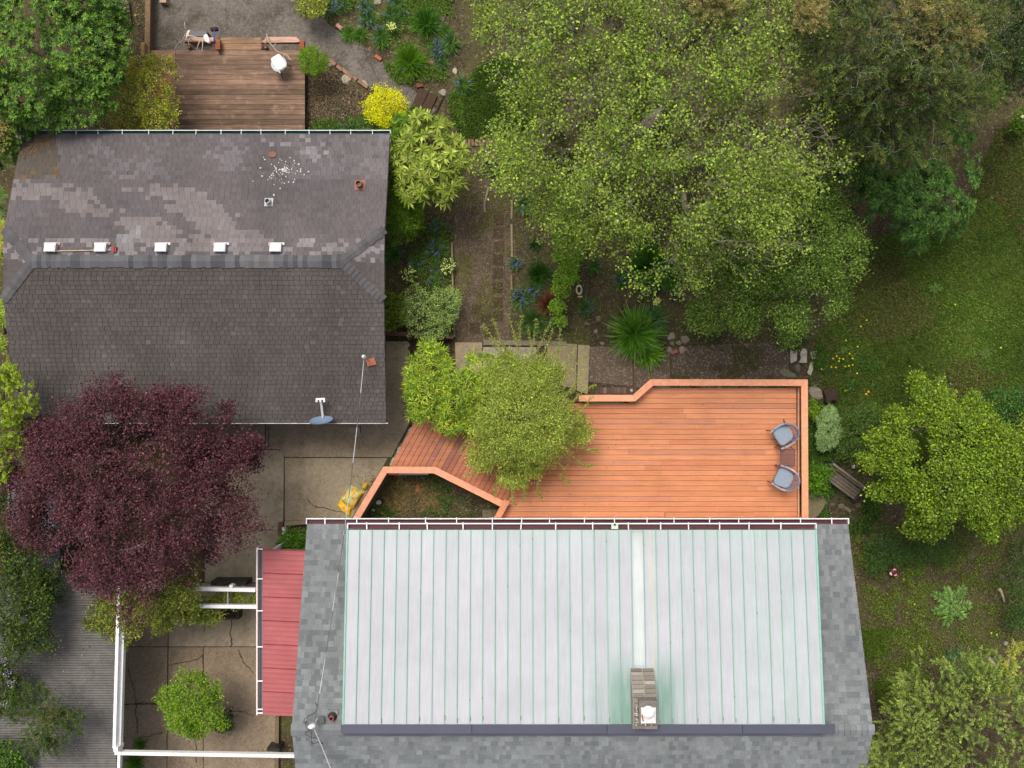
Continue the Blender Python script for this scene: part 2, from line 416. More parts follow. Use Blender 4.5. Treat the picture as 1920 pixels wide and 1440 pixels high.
def blades(mb, cx, cy, cz, n, L, wd, pal, r, spread=.05, arch=.8, lean=(.35, 1.0), jit=.2, segs=3):
    az = r.random(n)*2*math.pi; l = L*r.uniform(.6, 1.1, n); ln = r.uniform(lean[0], lean[1], n)
    bx = cx+np.cos(az)*r.random(n)*spread; by = cy+np.sin(az)*r.random(n)*spread
    t = np.linspace(0, 1, segs+1); az2 = az+r.normal(0, .25, n)
    col = palette(n, pal, r, jit)
    cen = []
    for tt in t:
        h = l*ln*tt; z = l*(1.15*tt*np.sqrt(np.maximum(.05, 1-ln**2*.6))-arch*ln*tt*tt*.75)
        cen.append(np.stack([bx+np.cos(az2)*h, by+np.sin(az2)*h, np.maximum(.01, cz+z)], 1))
    sd = np.stack([-np.sin(az2), np.cos(az2), r.normal(0, .25, n)], 1)
    for i in range(segs):
        w0 = wd*(1 if i else .6)*(1-.9*max(0, t[i]-.5)*2*.6); w1 = wd*(1-.95*(t[i+1]) ** 2)
        V = np.stack([cen[i]-sd*w0/2, cen[i]+sd*w0/2, cen[i+1]+sd*w1/2, cen[i+1]-sd*w1/2], 1)
        mb.quads(V, col)
BLUE = [S(112,114,186), S(132,134,198), S(98,98,165)]
def clump(px, py, rp, label, pal, n=120, wd=.016, name='grass_clump', cat='grass clump', flowers=0, group=None, seed=None, z=0.0, fcol=BLUE, arch=.8, lean=(.35, 1.0), fh=.9):
    r = np.random.default_rng(seed or int(px*7+py)); L = rp*m_per_px(z)*1.15; c = P(px, py, z)
    t0 = thing(name, label, cat, (c[0], c[1], z), group)
    mb = MB(); blades(mb, c[0], c[1], z, n, L, wd, pal, r, spread=L*.25, arch=arch, lean=lean); mb.build('leaves', M['leaf'], t0)
    if flowers:
        mb = MB()
        for k in range(flowers):
            a = r.random()*6.28; d = r.random()**.6*L*.62
            x, y = c[0]+math.cos(a)*d, c[1]+math.sin(a)*d; hz = z+L*.5*fh+r.random()*.1
            mb.tube([(c[0]+math.cos(a)*d*.4, c[1]+math.sin(a)*d*.4, z+.02), (x, y, hz)], [.004, .003], 3, S(70,100,60))
            m = 9; p = np.array([x, y, hz])+r.normal(0, .022, (m, 3)); dd = r.normal(0, 1, (m, 3)); dd[:, 2] = abs(dd[:, 2])*.3
            mb.quads(leafq(p, dd, .034, .024, r, .6), palette(m, fcol, r, .15))
        mb.build('flowers', M['petal'], t0)
    return t0
def rock_mesh(mb, c, sx, sy, sz, rz, col, seed, jag=.18, sub=2):
    bm = bmesh.new(); bmesh.ops.create_icosphere(bm, subdivisions=sub, radius=1); r = np.random.default_rng(seed)
    V = np.array([v.co[:] for v in bm.verts]); Fc = np.array([[v.index for v in f.verts] for f in bm.faces]); bm.free()
    a, b, e = r.random(3)*6
    k = 1+jag*(np.sin(V[:, 0]*3+a)*np.cos(V[:, 1]*3.3+b)+.6*np.sin(V[:, 2]*5+e+V[:, 0]*4))
    V = V*k[:, None]+r.normal(0, .03, V.shape)
    V[:, :2] = np.sign(V[:, :2])*np.abs(V[:, :2])**.85
    V *= np.array([sx, sy, sz]); V[:, 2] = np.where(V[:, 2] > sz*.55, sz*.55+(V[:, 2]-sz*.55)*.3, V[:, 2])
    ca, sa = math.cos(rz), math.sin(rz); V = V @ np.array([[ca, -sa, 0], [sa, ca, 0], [0, 0, 1]]).T+np.array(c)
    mb.add(V, Fc, np.array(col)*np.exp(r.normal(0, .05, (len(Fc), 1))))
def rock(px, py, wpx, hpx, label, col=S(150,140,125), rz=0.0, hz=.10, name='rock', cat='rock', group=None, z=0.0, mat='stone', jag=.18):
    mb = MB(); s = m_per_px(z)/2; c = P(px, py, z); rock_mesh(mb, c, wpx*s, hpx*s, hz, math.radians(rz), col, int(px+py*3), jag)
    return tag(mb.build(name, M[mat], loc=(c[0], c[1], z)), label, cat, group)
def slab(polypx, label, col, name='paving_slab', cat='paving slab', h=.03, mat='aggregate', group=None, z0=0.0, amp=0):
    poly = rough_poly(polypx, amp, .1, int(polypx[0][0])) if amp else P2(polypx, z0+h)
    mb = MB(); mb.prism(poly, z0-.03, z0+h, col); c = np.mean(poly, axis=0)
    return tag(mb.build(name, M[mat], loc=(c[0], c[1], z0)), label, cat, group)
# ------------------------------------------------------------------ the ground
mb = MB(); n = 60
gx = np.linspace(-45, 45, n+1); V = [(x, y, 0) for y in gx for x in gx]
Fc = [[j*(n+1)+i, j*(n+1)+i+1, (j+1)*(n+1)+i+1, (j+1)*(n+1)+i] for j in range(n) for i in range(n)]
mb.add(V, Fc, S(82,73,56)); tag(mb.build('ground', M['soil']), kind='structure')
def sheet(name, polypx, z, col, mat, amp=.08, seed=1, kind='structure'):
    mb = MB(); p = rough_poly(polypx, amp, .15, seed)
    b = np.mean(p, axis=0); mb.prism(p, z-.003, z, col)
    return tag(mb.build(name, M[mat]), kind=kind)
LAWN = [(1600,470),(1690,425),(1800,420),(1835,330),(1870,240),(1920,215),(2150,180),(2150,860),(1760,880),(1600,850),(1565,800),(1545,730),(1538,640),(1570,600)]
STRIP = [(842,185),(870,170),(900,120),(960,100),(1020,140),(1000,240),(930,262),(868,262),(850,230)]
sheet('lawn', LAWN, .008, S(74,84,34), 'lawn', .25, 2)
sheet('grass_strip', STRIP, .008, S(66,80,34), 'lawn', .12, 3)
YARD = [(284,-40),(560,-40),(556,18),(600,30),(640,60),(700,100),(742,142),(800,190),(818,205),(800,222),(770,215),(715,172),(655,152),(600,97),(572,92),(572,120),(284,110)]
sheet('gravel_path', YARD, .010, S(110,103,96), 'gravel', .05, 4)
sheet('dirt_path', [(852,300),(905,270),(945,268),(965,330),(960,640),(852,640)], .006, S(98,84,68), 'gravel', .08, 5)
sheet('paved_yard', [(215,1095),(395,1100),(385,780),(300,770),(300,700),(724,640),(772,635),(775,790),(735,870),(660,985),(560,985),(526,1010),(526,1460),(215,1460)], .012, S(72,62,52), 'soil', .02, 6)

# ------------------------------------------------------------------ roofing helpers
def interval(poly, v):
    xs = []; n = len(poly)
    for i in range(n):
        (x0, y0), (x1, y1) = poly[i], poly[(i+1) % n]
        if (y0 <= v < y1) or (y1 <= v < y0): xs.append(x0+(x1-x0)*(v-y0)/(y1-y0))
    return (min(xs), max(xs)) if len(xs) > 1 else None
def shingles(mb, org, U, V, poly, ex, w0, w1, colf, r, gap=.004, th=.014, skip=None):
    org, U, V = [np.array(a, float) for a in (org, U, V)]; Nn = np.cross(U, V); Nn /= np.linalg.norm(Nn)
    if Nn[2] < 0: Nn = -Nn
    vs = [p[1] for p in poly]; v = min(vs)+1e-4; Q = []; C = []
    P3 = lambda u, vv, h: org+U*u+V*vv+Nn*h
    while v < max(vs)-.01:
        ve = min(v+ex, max(vs)-1e-4)
        i0 = interval(poly, v); i1 = interval(poly, ve)
        if i0 and i1:
            lo = min(i0[0], i1[0]); hi = max(i0[1], i1[1]); u = lo-r.random()*w1
            while u < hi:
                wd = r.uniform(w0, w1); a, b = u+gap/2, u+wd-gap/2; u += wd
                a0, b0 = max(a, i0[0]), min(b, i0[1]); a1, b1 = max(a, i1[0]), min(b, i1[1])
                if b0-a0 < .005 and b1-a1 < .005: continue
                if b0 < a0: b0 = a0 = (a0+b0)/2
                if b1 < a1: b1 = a1 = (a1+b1)/2
                if skip and skip((a+b)/2, v): continue
                h = th+r.uniform(-.003, .004); dv = r.uniform(-.004, .004)
                c = np.array(colf(P3((a+b)/2, v, 0), r))
                Q.append([P3(a0, v+dv, h), P3(b0, v+dv, h), P3(b1, ve+.01, .004), P3(a1, ve+.01, .004)]); C.append(c)
                Q.append([P3(a0, v+dv, 0), P3(b0, v+dv, 0), P3(b0, v+dv, h), P3(a0, v+dv, h)]); C.append(c*.7)
        v += ex
    mb.quads(np.array(Q), np.array(C))
def caps(mb, a, b, hw, drop, step, colf, r):
    """ridge or hip cap pieces from a to b, folded over the line"""
    a = np.array(a, float); b = np.array(b, float); L = np.linalg.norm(b-a); d = (b-a)/L
    sd = np.cross(d, [0, 0, 1.]); sd /= np.linalg.norm(sd); n = int(L/step); Q = []; C = []
    for i in range(n):
        p0 = a+d*(i*L/n); p1 = a+d*((i+1)*L/n+.02); c = np.array(colf(r)); h0, h1 = .045+r.uniform(0, .006), .028
        w_ = hw*r.uniform(.88, 1.08)
        up0 = np.array([0, 0, h0]); up1 = np.array([0, 0, h1])
        for sg in (1, -1):
            e0 = p0+sd*sg*w_+up0-[0, 0, drop]; e1 = p1+sd*sg*w_+up1-[0, 0, drop]
            Q.append([p0+up0, e0, e1, p1+up1]); C.append(c)
            Q.append([p0+up0, e0, e0-[0, 0, .02], p0+up0-[0, 0, .02]]); C.append(c*.6)
    mb.quads(np.array(Q), np.array(C))
def gutter(name, x0, x1, yi, yo, z, rim, inside, step, parent, rimw=.026, strapw=.024, mat='paint'):
    mb = MB(); sg = 1 if yo > yi else -1
    mb.box(((x0+x1)/2, (yi+yo)/2, z-.10), (x1-x0, abs(yo-yi), .02), 0, inside)
    mb.box(((x0+x1)/2, yi+sg*.006, z-.05), (x1-x0, .012, .08), 0, inside)
    mb.box(((x0+x1)/2, yo, z-.045), (x1-x0, .012, .10), 0, inside)
    g = mb.build(name, M[mat], parent)
    mb = MB(); mb.box(((x0+x1)/2, yo+sg*.004, z+.012), (x1-x0+.01, rimw, .018), 0, rim)
    for x in (x0, x1): mb.box((x, (yi+yo)/2, z-.04), (.02, abs(yo-yi), .11), 0, rim)
    o = mb.build('gutter_rim', M[mat], parent)
    o.parent = g; o.location = (0, 0, 0)
    x = x0+step*.6; rr = np.random.default_rng(int(abs(x0)*100))
    while x < x1:
        mb = MB(); mb.box((x, (yi+yo)/2+sg*.01, z+.006), (strapw, abs(yo-yi)+.05, .010), rr.normal(0, .03), rim); x += step*rr.uniform(.85, 1.2)
        o = mb.build('gutter_strap', M[mat], parent); o.parent = g; o.location = (0, 0, 0)
    return g

# ------------------------------------------------------------------ garage (left)
r = np.random.default_rng(11)
G = thing('garage', 'long low garage under the weathered grey-brown shingle roof with clipped gable ends', 'garage', (-8.4, 2.9, 0))
mb = MB(); mb.box((-8.4, 2.9, 1.05), (9.2, 7.0, 2.1), 0, S(150,150,140)); mb.build('wall', M['oldpaint'], G)
cs = 1/math.sqrt(1+.25**2); sn = .25*cs
GU = [(-13.30,6.78),(-3.317,6.78),(-3.35,4.08),(-4.45,3.20),(-12.52,3.20),(-13.38,4.08)]
GL = [(-3.446,-1.066),(-13.5,-1.066),(-13.42,2.22),(-12.52,3.2),(-4.45,3.2),(-3.38,2.22)]
zu = lambda y: 2.4+.25*(6.78-y); zl = lambda y: 2.22+.25*(y+1.066)
mb = MB(); dk = S(60,56,54)
def flat(mb, pts, col, dz=-.004):
    b0 = mb.n; mb.v.append(np.array(pts, float)+[0, 0, dz]); mb.n += len(pts); mb.f.append(np.array([list(range(len(pts)))])+b0); mb.c.append(np.array([col]))
flat(mb, [(x, y, zu(y)) for x, y in GU], dk); flat(mb, [(x, y, zl(y)) for x, y in GL], dk)
flat(mb, [(-3.35,4.08,zu(4.08)),(-3.38,2.22,zl(2.22)),(-4.45,3.2,3.29)], dk); flat(mb, [(-13.38,4.08,zu(4.08)),(-13.42,2.22,zl(2.22)),(-12.52,3.2,3.29)], dk)
flat(mb, [(x, y, zu(y)-.12) for x, y in GU], S(120,115,105)); flat(mb, [(x, y, zl(y)-.12) for x, y in GL], S(120,115,105))
mb.build('roof_deck', M['timber'], G)
BANDS = [[(22,342),(85,342),(120,350),(185,352),(192,368),(168,376),(215,400),(300,404),(330,430),(330,456),(255,452),(230,424),(205,400),(140,398),(100,366),(22,364)],
         [(228,348),(370,348),(388,375),(420,390),(445,420),(505,440),(505,470),(350,470),(350,434),(396,432),(335,400),(305,362),(228,356)],
         [(420,250),(620,252),(600,300),(540,275)], [(222,425),(278,425),(272,480),(218,480)]]
def gcol(p, r):
    s = F/(H-p[2]); px, py = 960+p[0]*s, 720-p[1]*s
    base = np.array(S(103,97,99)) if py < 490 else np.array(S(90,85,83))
    k = 1+.30*(fbm(np.array([p[0]*.9]), np.array([p[1]*.35+9]))[0]-.5)
    if py < 490:
        jx, jy = px+r.normal(0, 9), py+r.normal(0, 4)
        if inpoly(np.array([jx]), np.array([jy]), BANDS[0])[0] or inpoly(np.array([jx]), np.array([jy]), BANDS[1])[0]:
            base = np.array(S(126,119,119))
        if inpoly(np.array([jx]), np.array([jy]), BANDS[2])[0] and r.random() < .35: base = np.array(S(135,130,132))
        if inpoly(np.array([jx]), np.array([jy]), BANDS[3])[0] and r.random() < .7: base = np.array(S(138,135,138))
        if py > 440 and r.random() < .45: base = np.array(S(132,126,128))
        if px < 110 and py < 330: base = np.array(S(92,85,78)) if r.random() < .85 else np.array(S(108,92,68))
        if r.random() < np.clip((fbm(np.array([p[0]*.8+40]), np.array([p[1]*.45+3]), 3)[0]-.46)*5, 0, .8) and py < 335: base = base*.7+np.array(S(130,126,129))*.3
    elif r.random() < .03: base = np.array(S(97,93,92))
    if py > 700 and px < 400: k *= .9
    return base*k*math.exp(r.normal(0, .05 if py > 490 else .055))
mb = MB()
shingles(mb, (0, 6.78, 2.4), (1, 0, 0), (0, -cs, sn), [(x, (6.78-y)/cs) for x, y in GU], .122, .14, .17, gcol, r, gap=.006)
shingles(mb, (0, -1.066, 2.22), (1, 0, 0), (0, cs, sn), [(x, (y+1.066)/cs) for x, y in GL], .122, .14, .165, gcol, r, gap=.010, th=.018)
for sx, x0, xr in ((1, -3.365, -4.45), (-1, -13.40, -12.52)):
    L = abs(x0-xr); V = np.array([-sx*L, 0, .23]); Ln = np.linalg.norm(V); V /= Ln
    shingles(mb, (x0, 0, 3.065), (0, 1, 0), V, [(2.22, 0), (4.08, 0), (3.2, Ln)], .122, .14, .17, gcol, r)
mb.build('roof', M['shingle'], G)
mb = MB(); rc = lambda r: np.array(S(101,101,104) if r.random() < .72 else (S(84,84,87) if r.random() < .7 else S(112,111,113)))*math.exp(r.normal(0, .06))
rh = lambda r: np.array(S(94,92,94))*math.exp(r.normal(0, .10))
caps(mb, (-12.52,3.2,3.29), (-4.45,3.2,3.29), .17, .045, .125, rc, r)
for a in ((-3.35,4.08,zu(4.08)), (-3.38,2.22,zl(2.22))): caps(mb, a, (-4.45,3.2,3.29), .13, .03, .13, rh, r)
for a in ((-13.38,4.08,zu(4.08)), (-13.42,2.22,zl(2.22))): caps(mb, a, (-12.52,3.2,3.29), .14, .03, .13, rh, r)
mb.build('ridge_cap', M['shingle'], G)
gutter('gutter', -13.3, -3.30, 6.79, 6.875, 2.42, S(205,212,208), S(45,82,76), .60, G, rimw=.022, strapw=.02)
mb = MB(); mb.box((-8.45, -1.075, 2.19), (10.1, .025, .09), 0, S(205,205,205)); mb.build('drip_edge', M['paint'], G)
for bx in (97, 191, 304, 414, 518):                     # five low box vents
    c = P(bx, 464, 3.24); zz = zu(c[1]); mb = MB()
    tl = [[1,0,0],[0,1,0],[0,-.25,1]]
    mb.box((c[0], c[1]-.01, zz+.085), (.30, .23, .11), 0, S(196,200,205), tilt=tl)
    mb.box((c[0], c[1]-.03, zz+.145), (.24, .16, .02), 0, S(212,215,220), tilt=tl)
    v = mb.build('roof_vent', M['paint'], G)
    mb = MB(); mb.box((c[0], c[1]+.10, zz+.02), (.42, .07, .014), 0, S(205,205,205), tilt=tl)
    mb.box((c[0]+(.17 if bx < 250 else -.17), c[1]+.10, zz+.031), (.06, .05, .008), 0, S(190,110,80), tilt=tl)
    o = mb.build('flashing', M['oldpaint'], G); o.parent = v; o.location = (0, 0, 0)
for (px, py, rp, col, inn, h) in ((673, 345, 6, S(150,100,75), S(25,22,22), .22), (504, 379, 5, S(190,190,190), S(40,40,42), .18)):
    c = P(px, py, 2.9); zz = zu(c[1]); mb = MB(); rr = rp*.0141
    mb.lathe((c[0], c[1], zz), [(rr*1.5, 0), (rr*1.1, .04), (rr, .06), (rr, h), (rr*.8, h), (rr*.8, h-.1)], 16, col)
    mb.box((c[0], c[1], zz+.012), (rr*3.2, rr*3.2, .012), 0, col, tilt=[[1,0,0],[0,1,0],[0,-.25,1]])
    v = mb.build('vent_pipe', M['oldpaint'], G)
    mb = MB(); mb.cyl((c[0], c[1], zz+h-.095), rr*.79, rr*.79, .01, 14, inn); o = mb.build('pipe_opening', M['plastic'], G); o.parent = v; o.location = (0, 0, 0)
mb = MB(); c = P(665, 802, 1.9); mb.box((c[0], c[1]-.05, 1.9), (.32, .18, .14), 0, S(48,44,40)); mb.build('wall_lamp_box', M['metal'], G)
# rust spot and droppings are marks on the shingles: thin chips lying there
mb = MB(); rr_ = np.random.default_rng(5)
for k in range(110):
    a = rr_.random()*6.28; d = abs(rr_.normal(0, 1))*26; px, py = 530+math.cos(a)*d, 318+math.sin(a)*d*.75
    if not (256 < py < 470): continue
    c = P(px, py, 2.7); zz = zu(c[1])+.022; s_ = rr_.uniform(.01, .035)
    mb.box((c[0], c[1], zz), (s_*1.3, s_, .006), rr_.random()*3, S(205,205,200), tilt=[[1,0,0],[0,1,0],[0,-.25,1]])
tag(mb.build('roof_debris', M['stone'], loc=tuple(P(530,318,2.7))), 'scattered small white chips on the garage roof above the five vents', 'debris', kind='stuff')
c = P(510, 289, 2.6); mb = MB()
mb.prism([(c[0]+.11*math.cos(a*.5)*(1+.15*math.sin(a*3)), c[1]+.09*math.sin(a*.5)) for a in range(12)], 0, .01, S(125,84,70))
for v_ in mb.v: v_[:, 2] = zu(v_[:, 1])+.024+v_[:, 2]
mb.build('rust_patch', M['oldpaint'], G)
# broom on the roof
B0 = P(106, 471, 3.25); B1 = P(208, 469, 3.25); z0_, z1_ = zu(B0[1])+.05, zu(B1[1])+.06
t = thing('broom', 'long broom with red head lying on the garage roof under the vents', 'broom', (B0[0], B0[1], z0_))
mb = MB(); mb.tube([(B0[0], B0[1], z0_), (B1[0], B1[1], z1_)], .014, 8, S(200,175,150)); mb.build('handle', M['timber'], t)
mb = MB(); c = P(214, 468, 3.25); mb.box((c[0], c[1], z1_), (.05, .17, .06), .1, S(150,40,35)); mb.box((c[0]+.04, c[1], z1_-.01), (.06, .15, .04), .1, S(120,50,45)); mb.build('head', M['plastic'], t)
# satellite dish on the garage eave
c = P(603, 786, 2.55)
t = thing('satellite_dish', 'blue-grey satellite dish with white forked arm at the garage eave', 'satellite dish', (c[0], c[1], 2.3))
mb = MB(); nrm = np.array([-.06, .94, .33]); nrm /= np.linalg.norm(nrm); ax = np.cross(nrm, [0, 0, 1.]); ax /= np.linalg.norm(ax); ay = np.cross(ax, nrm)
cc = np.array([c[0], c[1]-.02, 2.62]); rings = []
for i, rr in enumerate(np.linspace(0, .31, 6)):
    rings.append([cc-nrm*(.06-.06*(rr/.31)**2)+ax*math.cos(a)*rr*1.02+ay*math.sin(a)*rr for a in np.linspace(0, 2*math.pi, 28, endpoint=False)])
Q = []
for i in range(5):
    for k in range(28):
        Q.append([rings[i][k], rings[i][(k+1) % 28], rings[i+1][(k+1) % 28], rings[i+1][k]])
Q = np.array(Q); mb.quads(Q, S(120,140,165)); mb.quads(Q[:, ::-1]-nrm*.012, S(110,128,150)); mb.build('reflector', M['paint'], t, smooth=False)
lnb = np.array([*P(601, 750, 2.75)[:2], 2.75])
mb = MB(); mb.beam(cc-ay*.26+nrm*.02+[0, 0, .0], lnb-[0, 0, .03], .055, .035, S(222,222,222)); mb.tube([cc-ay*.2+nrm*.0, cc-ay*.25-[0,0,.1], (c[0]+.03, c[1]+.08, 2.28)], .022, 8, S(200,200,200)); mb.build('arm', M['paint'], t)
mb = MB(); mb.box(lnb+[0, .03, 0], (.24, .05, .05), .05, S(228,228,228))
for dx in (-.1, 0, .1): mb.box(lnb+[dx, -.02, 0], (.05, .07, .06), .05, S(215,215,215))
mb.build('receiver', M['paint'], t)
# service mast on the garage roof and the overhead cable to the house
c = P(688, 672, 2.75); mz = zl(c[1])
t = thing('service_mast', 'short white service mast with brown flashing on the garage roof', 'mast', (c[0], c[1], mz))
mb = MB(); mb.tube([(c[0], c[1], mz), (c[0], c[1], mz+.55)], .022, 8, S(190,190,190)); mb.lathe((c[0], c[1]+.03, mz+.5), [(.03, 0), (.055, .03), (.055, .1), (.02, .16)], 12, S(215,215,215)); mb.build('pole', M['paint'], t)
mb = MB(); mb.box((c[0]+.10, c[1]-.09, mz+.025), (.24, .2, .015), .2, S(165,105,80), tilt=[[1,0,0],[0,1,0],[0,.25,1]]); mb.build('flashing', M['oldpaint'], t)
a = np.array([c[0], c[1], mz+.52]); b = np.array([*P(590, 1355, 5.0)[:2], 5.0])
pts = [a+(b-a)*s+np.array([0, 0, -.5*4*s*(1-s)]) for s in np.linspace(0, 1, 30)]
mb = MB(); rr_ = np.random.default_rng(2)
for i in range(29):
    col = S(205,205,205) if (i//3) % 2 == 0 else S(110,108,108)
    mb.tube([pts[i], pts[i+1]], .009, 5, col, caps=False)
mb.tube([p+np.array([.015*math.sin(i*1.3), 0, .015*math.cos(i*1.3)]) for i, p in enumerate(pts)], .004, 4, S(80,78,78), caps=False)
tag(mb.build('overhead_cable', M['cable'], loc=tuple(a)), 'twisted overhead cable from the garage roof mast to the house roof', 'cable')

# ------------------------------------------------------------------ house (bottom)
r = np.random.default_rng(21)
HS = thing('house', 'house with grey shingle roof carrying a wide pale standing-seam metal roof', 'house', (1.74, -8.5, 0))
X0, X1, YE, YR, ZE, ZR = -5.44, 8.92, -3.72, -8.54, 2.9, 4.44; SL = (ZR-ZE)/(YE-YR)
zn = lambda y: ZE+(YE-y)*SL; zs = lambda y: ZR-(YR-y)*SL
mb = MB(); xa, xb, ya, yb = X0+.5, X1-.45, -4.2, -12.9
V = []
for x in (xa, xb): V += [(x, yb, -.05), (x, ya, -.05), (x, ya, zn(ya)-.14), (x, YR, ZR-.14), (x, yb, zs(yb)-.14)]
mb.v.append(np.array(V)); mb.f.append(np.array([[4,3,2,1,0]])); mb.f.append(np.array([[5,6,7,8,9]])); mb.f.append(np.array([[0,1,6,5],[1,2,7,6],[4,0,5,9]])); mb.n += 10
for k in (1, 1, 3): mb.c.append(np.tile(S(188,186,178), (k, 1)))
mb.build('wall', M['oldpaint'], HS)
mb = MB()
for dz, cc_ in ((-.004, S(78,80,80)), (-.13, S(150,150,145))):
    flat(mb, [(X0, YE, ZE), (X1, YE, ZE), (X1, YR, ZR), (X0, YR, ZR)], cc_, dz); flat(mb, [(X0, YR, ZR), (X1, YR, ZR), (X1, -13.36, ZE), (X0, -13.36, ZE)], cc_, dz)
for x in (X0, X1):
    flat(mb, [(x, YE, ZE), (x, YR, ZR), (x, YR, ZR-.13), (x, YE, ZE-.13)], S(170,172,172), 0); flat(mb, [(x, YR, ZR), (x, -13.36, ZE), (x, -13.36, ZE-.13), (x, YR, ZR-.13)], S(170,172,172), 0)
mb.build('roof_deck', M['timber'], HS)
hc = [S(124,129,131), S(132,137,138), S(112,117,120), S(119,124,126), S(128,132,134)]
def hcol(p, r): return np.array(hc[r.integers(5)])*math.exp(r.normal(0, .05))*(1+.12*(fbm(np.array([p[0]]), np.array([p[1]]))[0]-.5))
c1 = math.sqrt(1/(1+SL*SL)); s1 = SL*c1; Lr = (YE-YR)/c1
mb = MB()
shingles(mb, (0, YE, ZE), (1, 0, 0), (0, -c1, s1), [(X0, 0), (X1, 0), (X1, Lr), (X0, Lr)], .135, .07, .20, hcol, r, gap=.001, th=.024, skip=lambda u, v: -3.95 < u < 7.45)
shingles(mb, (0, -13.36, ZE), (1, 0, 0), (0, c1, s1), [(X0, 0), (X1, 0), (X1, Lr), (X0, Lr)], .135, .07, .20, hcol, r, gap=.001, th=.024, skip=lambda u, v: v < 1.5)
mb.build('roof', M['shingle'], HS)
mb = MB(); hcc = lambda r: np.array(S(128,132,134))*math.exp(r.normal(0, .1))
caps(mb, (X0-.02, YR, ZR), (-4.12, YR, ZR), .14, .04, .145, hcc, r); mb.build('ridge_cap', M['shingle'], HS); mb = MB(); caps(mb, (7.62, YR, ZR), (X1+.02, YR, ZR), .14, .04, .145, hcc, r)
mb.build('ridge_cap', M['shingle'], HS)
gutter('gutter', X0-.02, X1+.02, YE+.0, YE+.14, ZE-.0, S(250,248,250), S(92,48,56), .82, HS, rimw=.027, strapw=.026)
# the metal roof: standing-seam panels with patina
DX0, DX1, DYE, DYT = -4.13, 7.62, -3.66, -8.32; DZE, DZT = 4.12, 4.66
dz_ = lambda y: DZE+(DYE-y)*(DZT-DZE)/(DYE-DYT)
NP = 38; pw = (DX1-DX0)/NP; nx, ny = 8, 60
white = np.array(S(182,183,190)); mint = np.array(S(170,187,184)); green = np.array(S(122,155,143)); pale = np.array(S(198,204,204))
Q = []; C = []
yy = np.linspace(DYE, DYT, ny+1); rp = np.random.default_rng(4)
for i in range(NP):
    xs = np.linspace(DX0+i*pw, DX0+(i+1)*pw, nx+1); tone = rp.normal(0, .02); mintk = max(0, rp.normal(.04, .08)) + (.22 if i > 30 else 0)*(rp.random()) + (.04 if i > 16 else 0)
    ph = rp.random()*9
    for j in range(ny):
        ym = (yy[j]+yy[j+1])/2; z0_, z1_ = dz_(yy[j]), dz_(yy[j+1])
        for k in range(nx):
            xm = (xs[k]+xs[k+1])/2; e = min(k, nx-1-k)
            g = mintk*(.6+.8*vnoise(np.array([ph+k*.4]), np.array([ym*.8]))[0])+(.62 if e == 0 else .22 if e == 1 else 0)*(.6+.8*vnoise(np.array([ym*1.7]), np.array([i*3.1]))[0])
            g += math.exp(-(DYE-ym)/.18)*.9
            c_ = white*(1-min(g, 1))+mint*min(g, 1)
            px = 960+xm*F/(H-4.4); py = 720-ym*F/(H-4.4)
            gg = 0
            if py > 1180:
                for cx_, wd_, st in ((1165, 26, .95), (1246, 22, .85), (1120, 16, .3), (1272, 12, .3)):
                    gg = max(gg, st*math.exp(-((px-cx_)/wd_)**4)*min(1, max(0, (py-1215)/70))*(.75+.5*vnoise(np.array([px*.3]), np.array([py*.03]))[0]))
            if 1186 < px < 1210 and py < 1245: c_ = pale; gg = .25*math.exp(-((px-1186)/4)**2)+.2*math.exp(-((px-1210)/4)**2)+.6*math.exp(-(DYE-ym)/.12)+.5*math.exp(-(1250-py)/6)
            if abs(px-(1223+2*math.sin(py*.012))) < 2.2 and py < 1250: c_ = c_*.4+np.array(S(196,190,160))*.6
            c_ = c_*(1-min(gg, 1))+green*min(gg, 1)
            Q.append([(xs[k], yy[j], z0_), (xs[k+1], yy[j], z0_), (xs[k+1], yy[j+1], z1_), (xs[k], yy[j+1], z1_)]); C.append(c_*(1+tone))
mb = MB(); mb.quads(np.array(Q), np.array(C))
MR = mb.build('metal_roof', M['roofmetal'], HS)
for i in range(NP+1):
    mb = MB(); x = DX0+i*pw; col = np.array(S(148,168,165) if 0 < i < NP else S(138,182,168))*math.exp(rp.normal(0, .06))
    mb.beam((x, DYE+.01, DZE+.014), (x, DYT, DZT+.014), .016 if 0 < i < NP else .04, .032, col)
    if rp.random() < .45: mb.box((x+.012, DYT+.06+rp.random()*.1, DZT-.002), (.03, .10, .02), 0, S(150,115,85))
    for _ in range(rp.integers(0, 2)):
        y = rp.uniform(DYT, DYE); mb.box((x, y, dz_(y)+.028), (.02, .05, .014), 0, S(150,130,110))
    o = mb.build('seam', M['oldpaint'], HS); o.parent = MR; o.location = (0, 0, 0)
mb = MB()                                               # dormer walls that carry the metal roof
for x in (DX0+.06, DX1-.06):
    flat(mb, [(x, -4.2, dz_(-4.2)-.03), (x, DYT, DZT-.03), (x, DYT, zn(DYT)-.02), (x, -4.2, zn(-4.2)-.02)], S(140,150,148), 0)
mb.box(((DX0+DX1)/2, -4.2, 3.55), (DX1-DX0-.14, .06, .98), 0, S(150,150,148))
mb.build('dormer_wall', M['oldpaint'], HS)
mb = MB()                                               # fascia board behind the upper gutter, the grey back flashing
mb.box(((DX0+DX1)/2, DYE-.02, DZE-.075), (DX1-DX0, .03, .12), 0, S(120,112,112))
mb.build('fascia', M['oldpaint'], HS)
mb = MB(); x = DX0-.05; gy = S(84,86,100)
for w_ in (3.2, 3.3, 3.3, 2.27):
    mb.box((x+w_/2, DYT-.10, DZT+.035), (w_-.012, .21, .03), 0, np.array(gy)*math.exp(rp.normal(0, .05))); x += w_
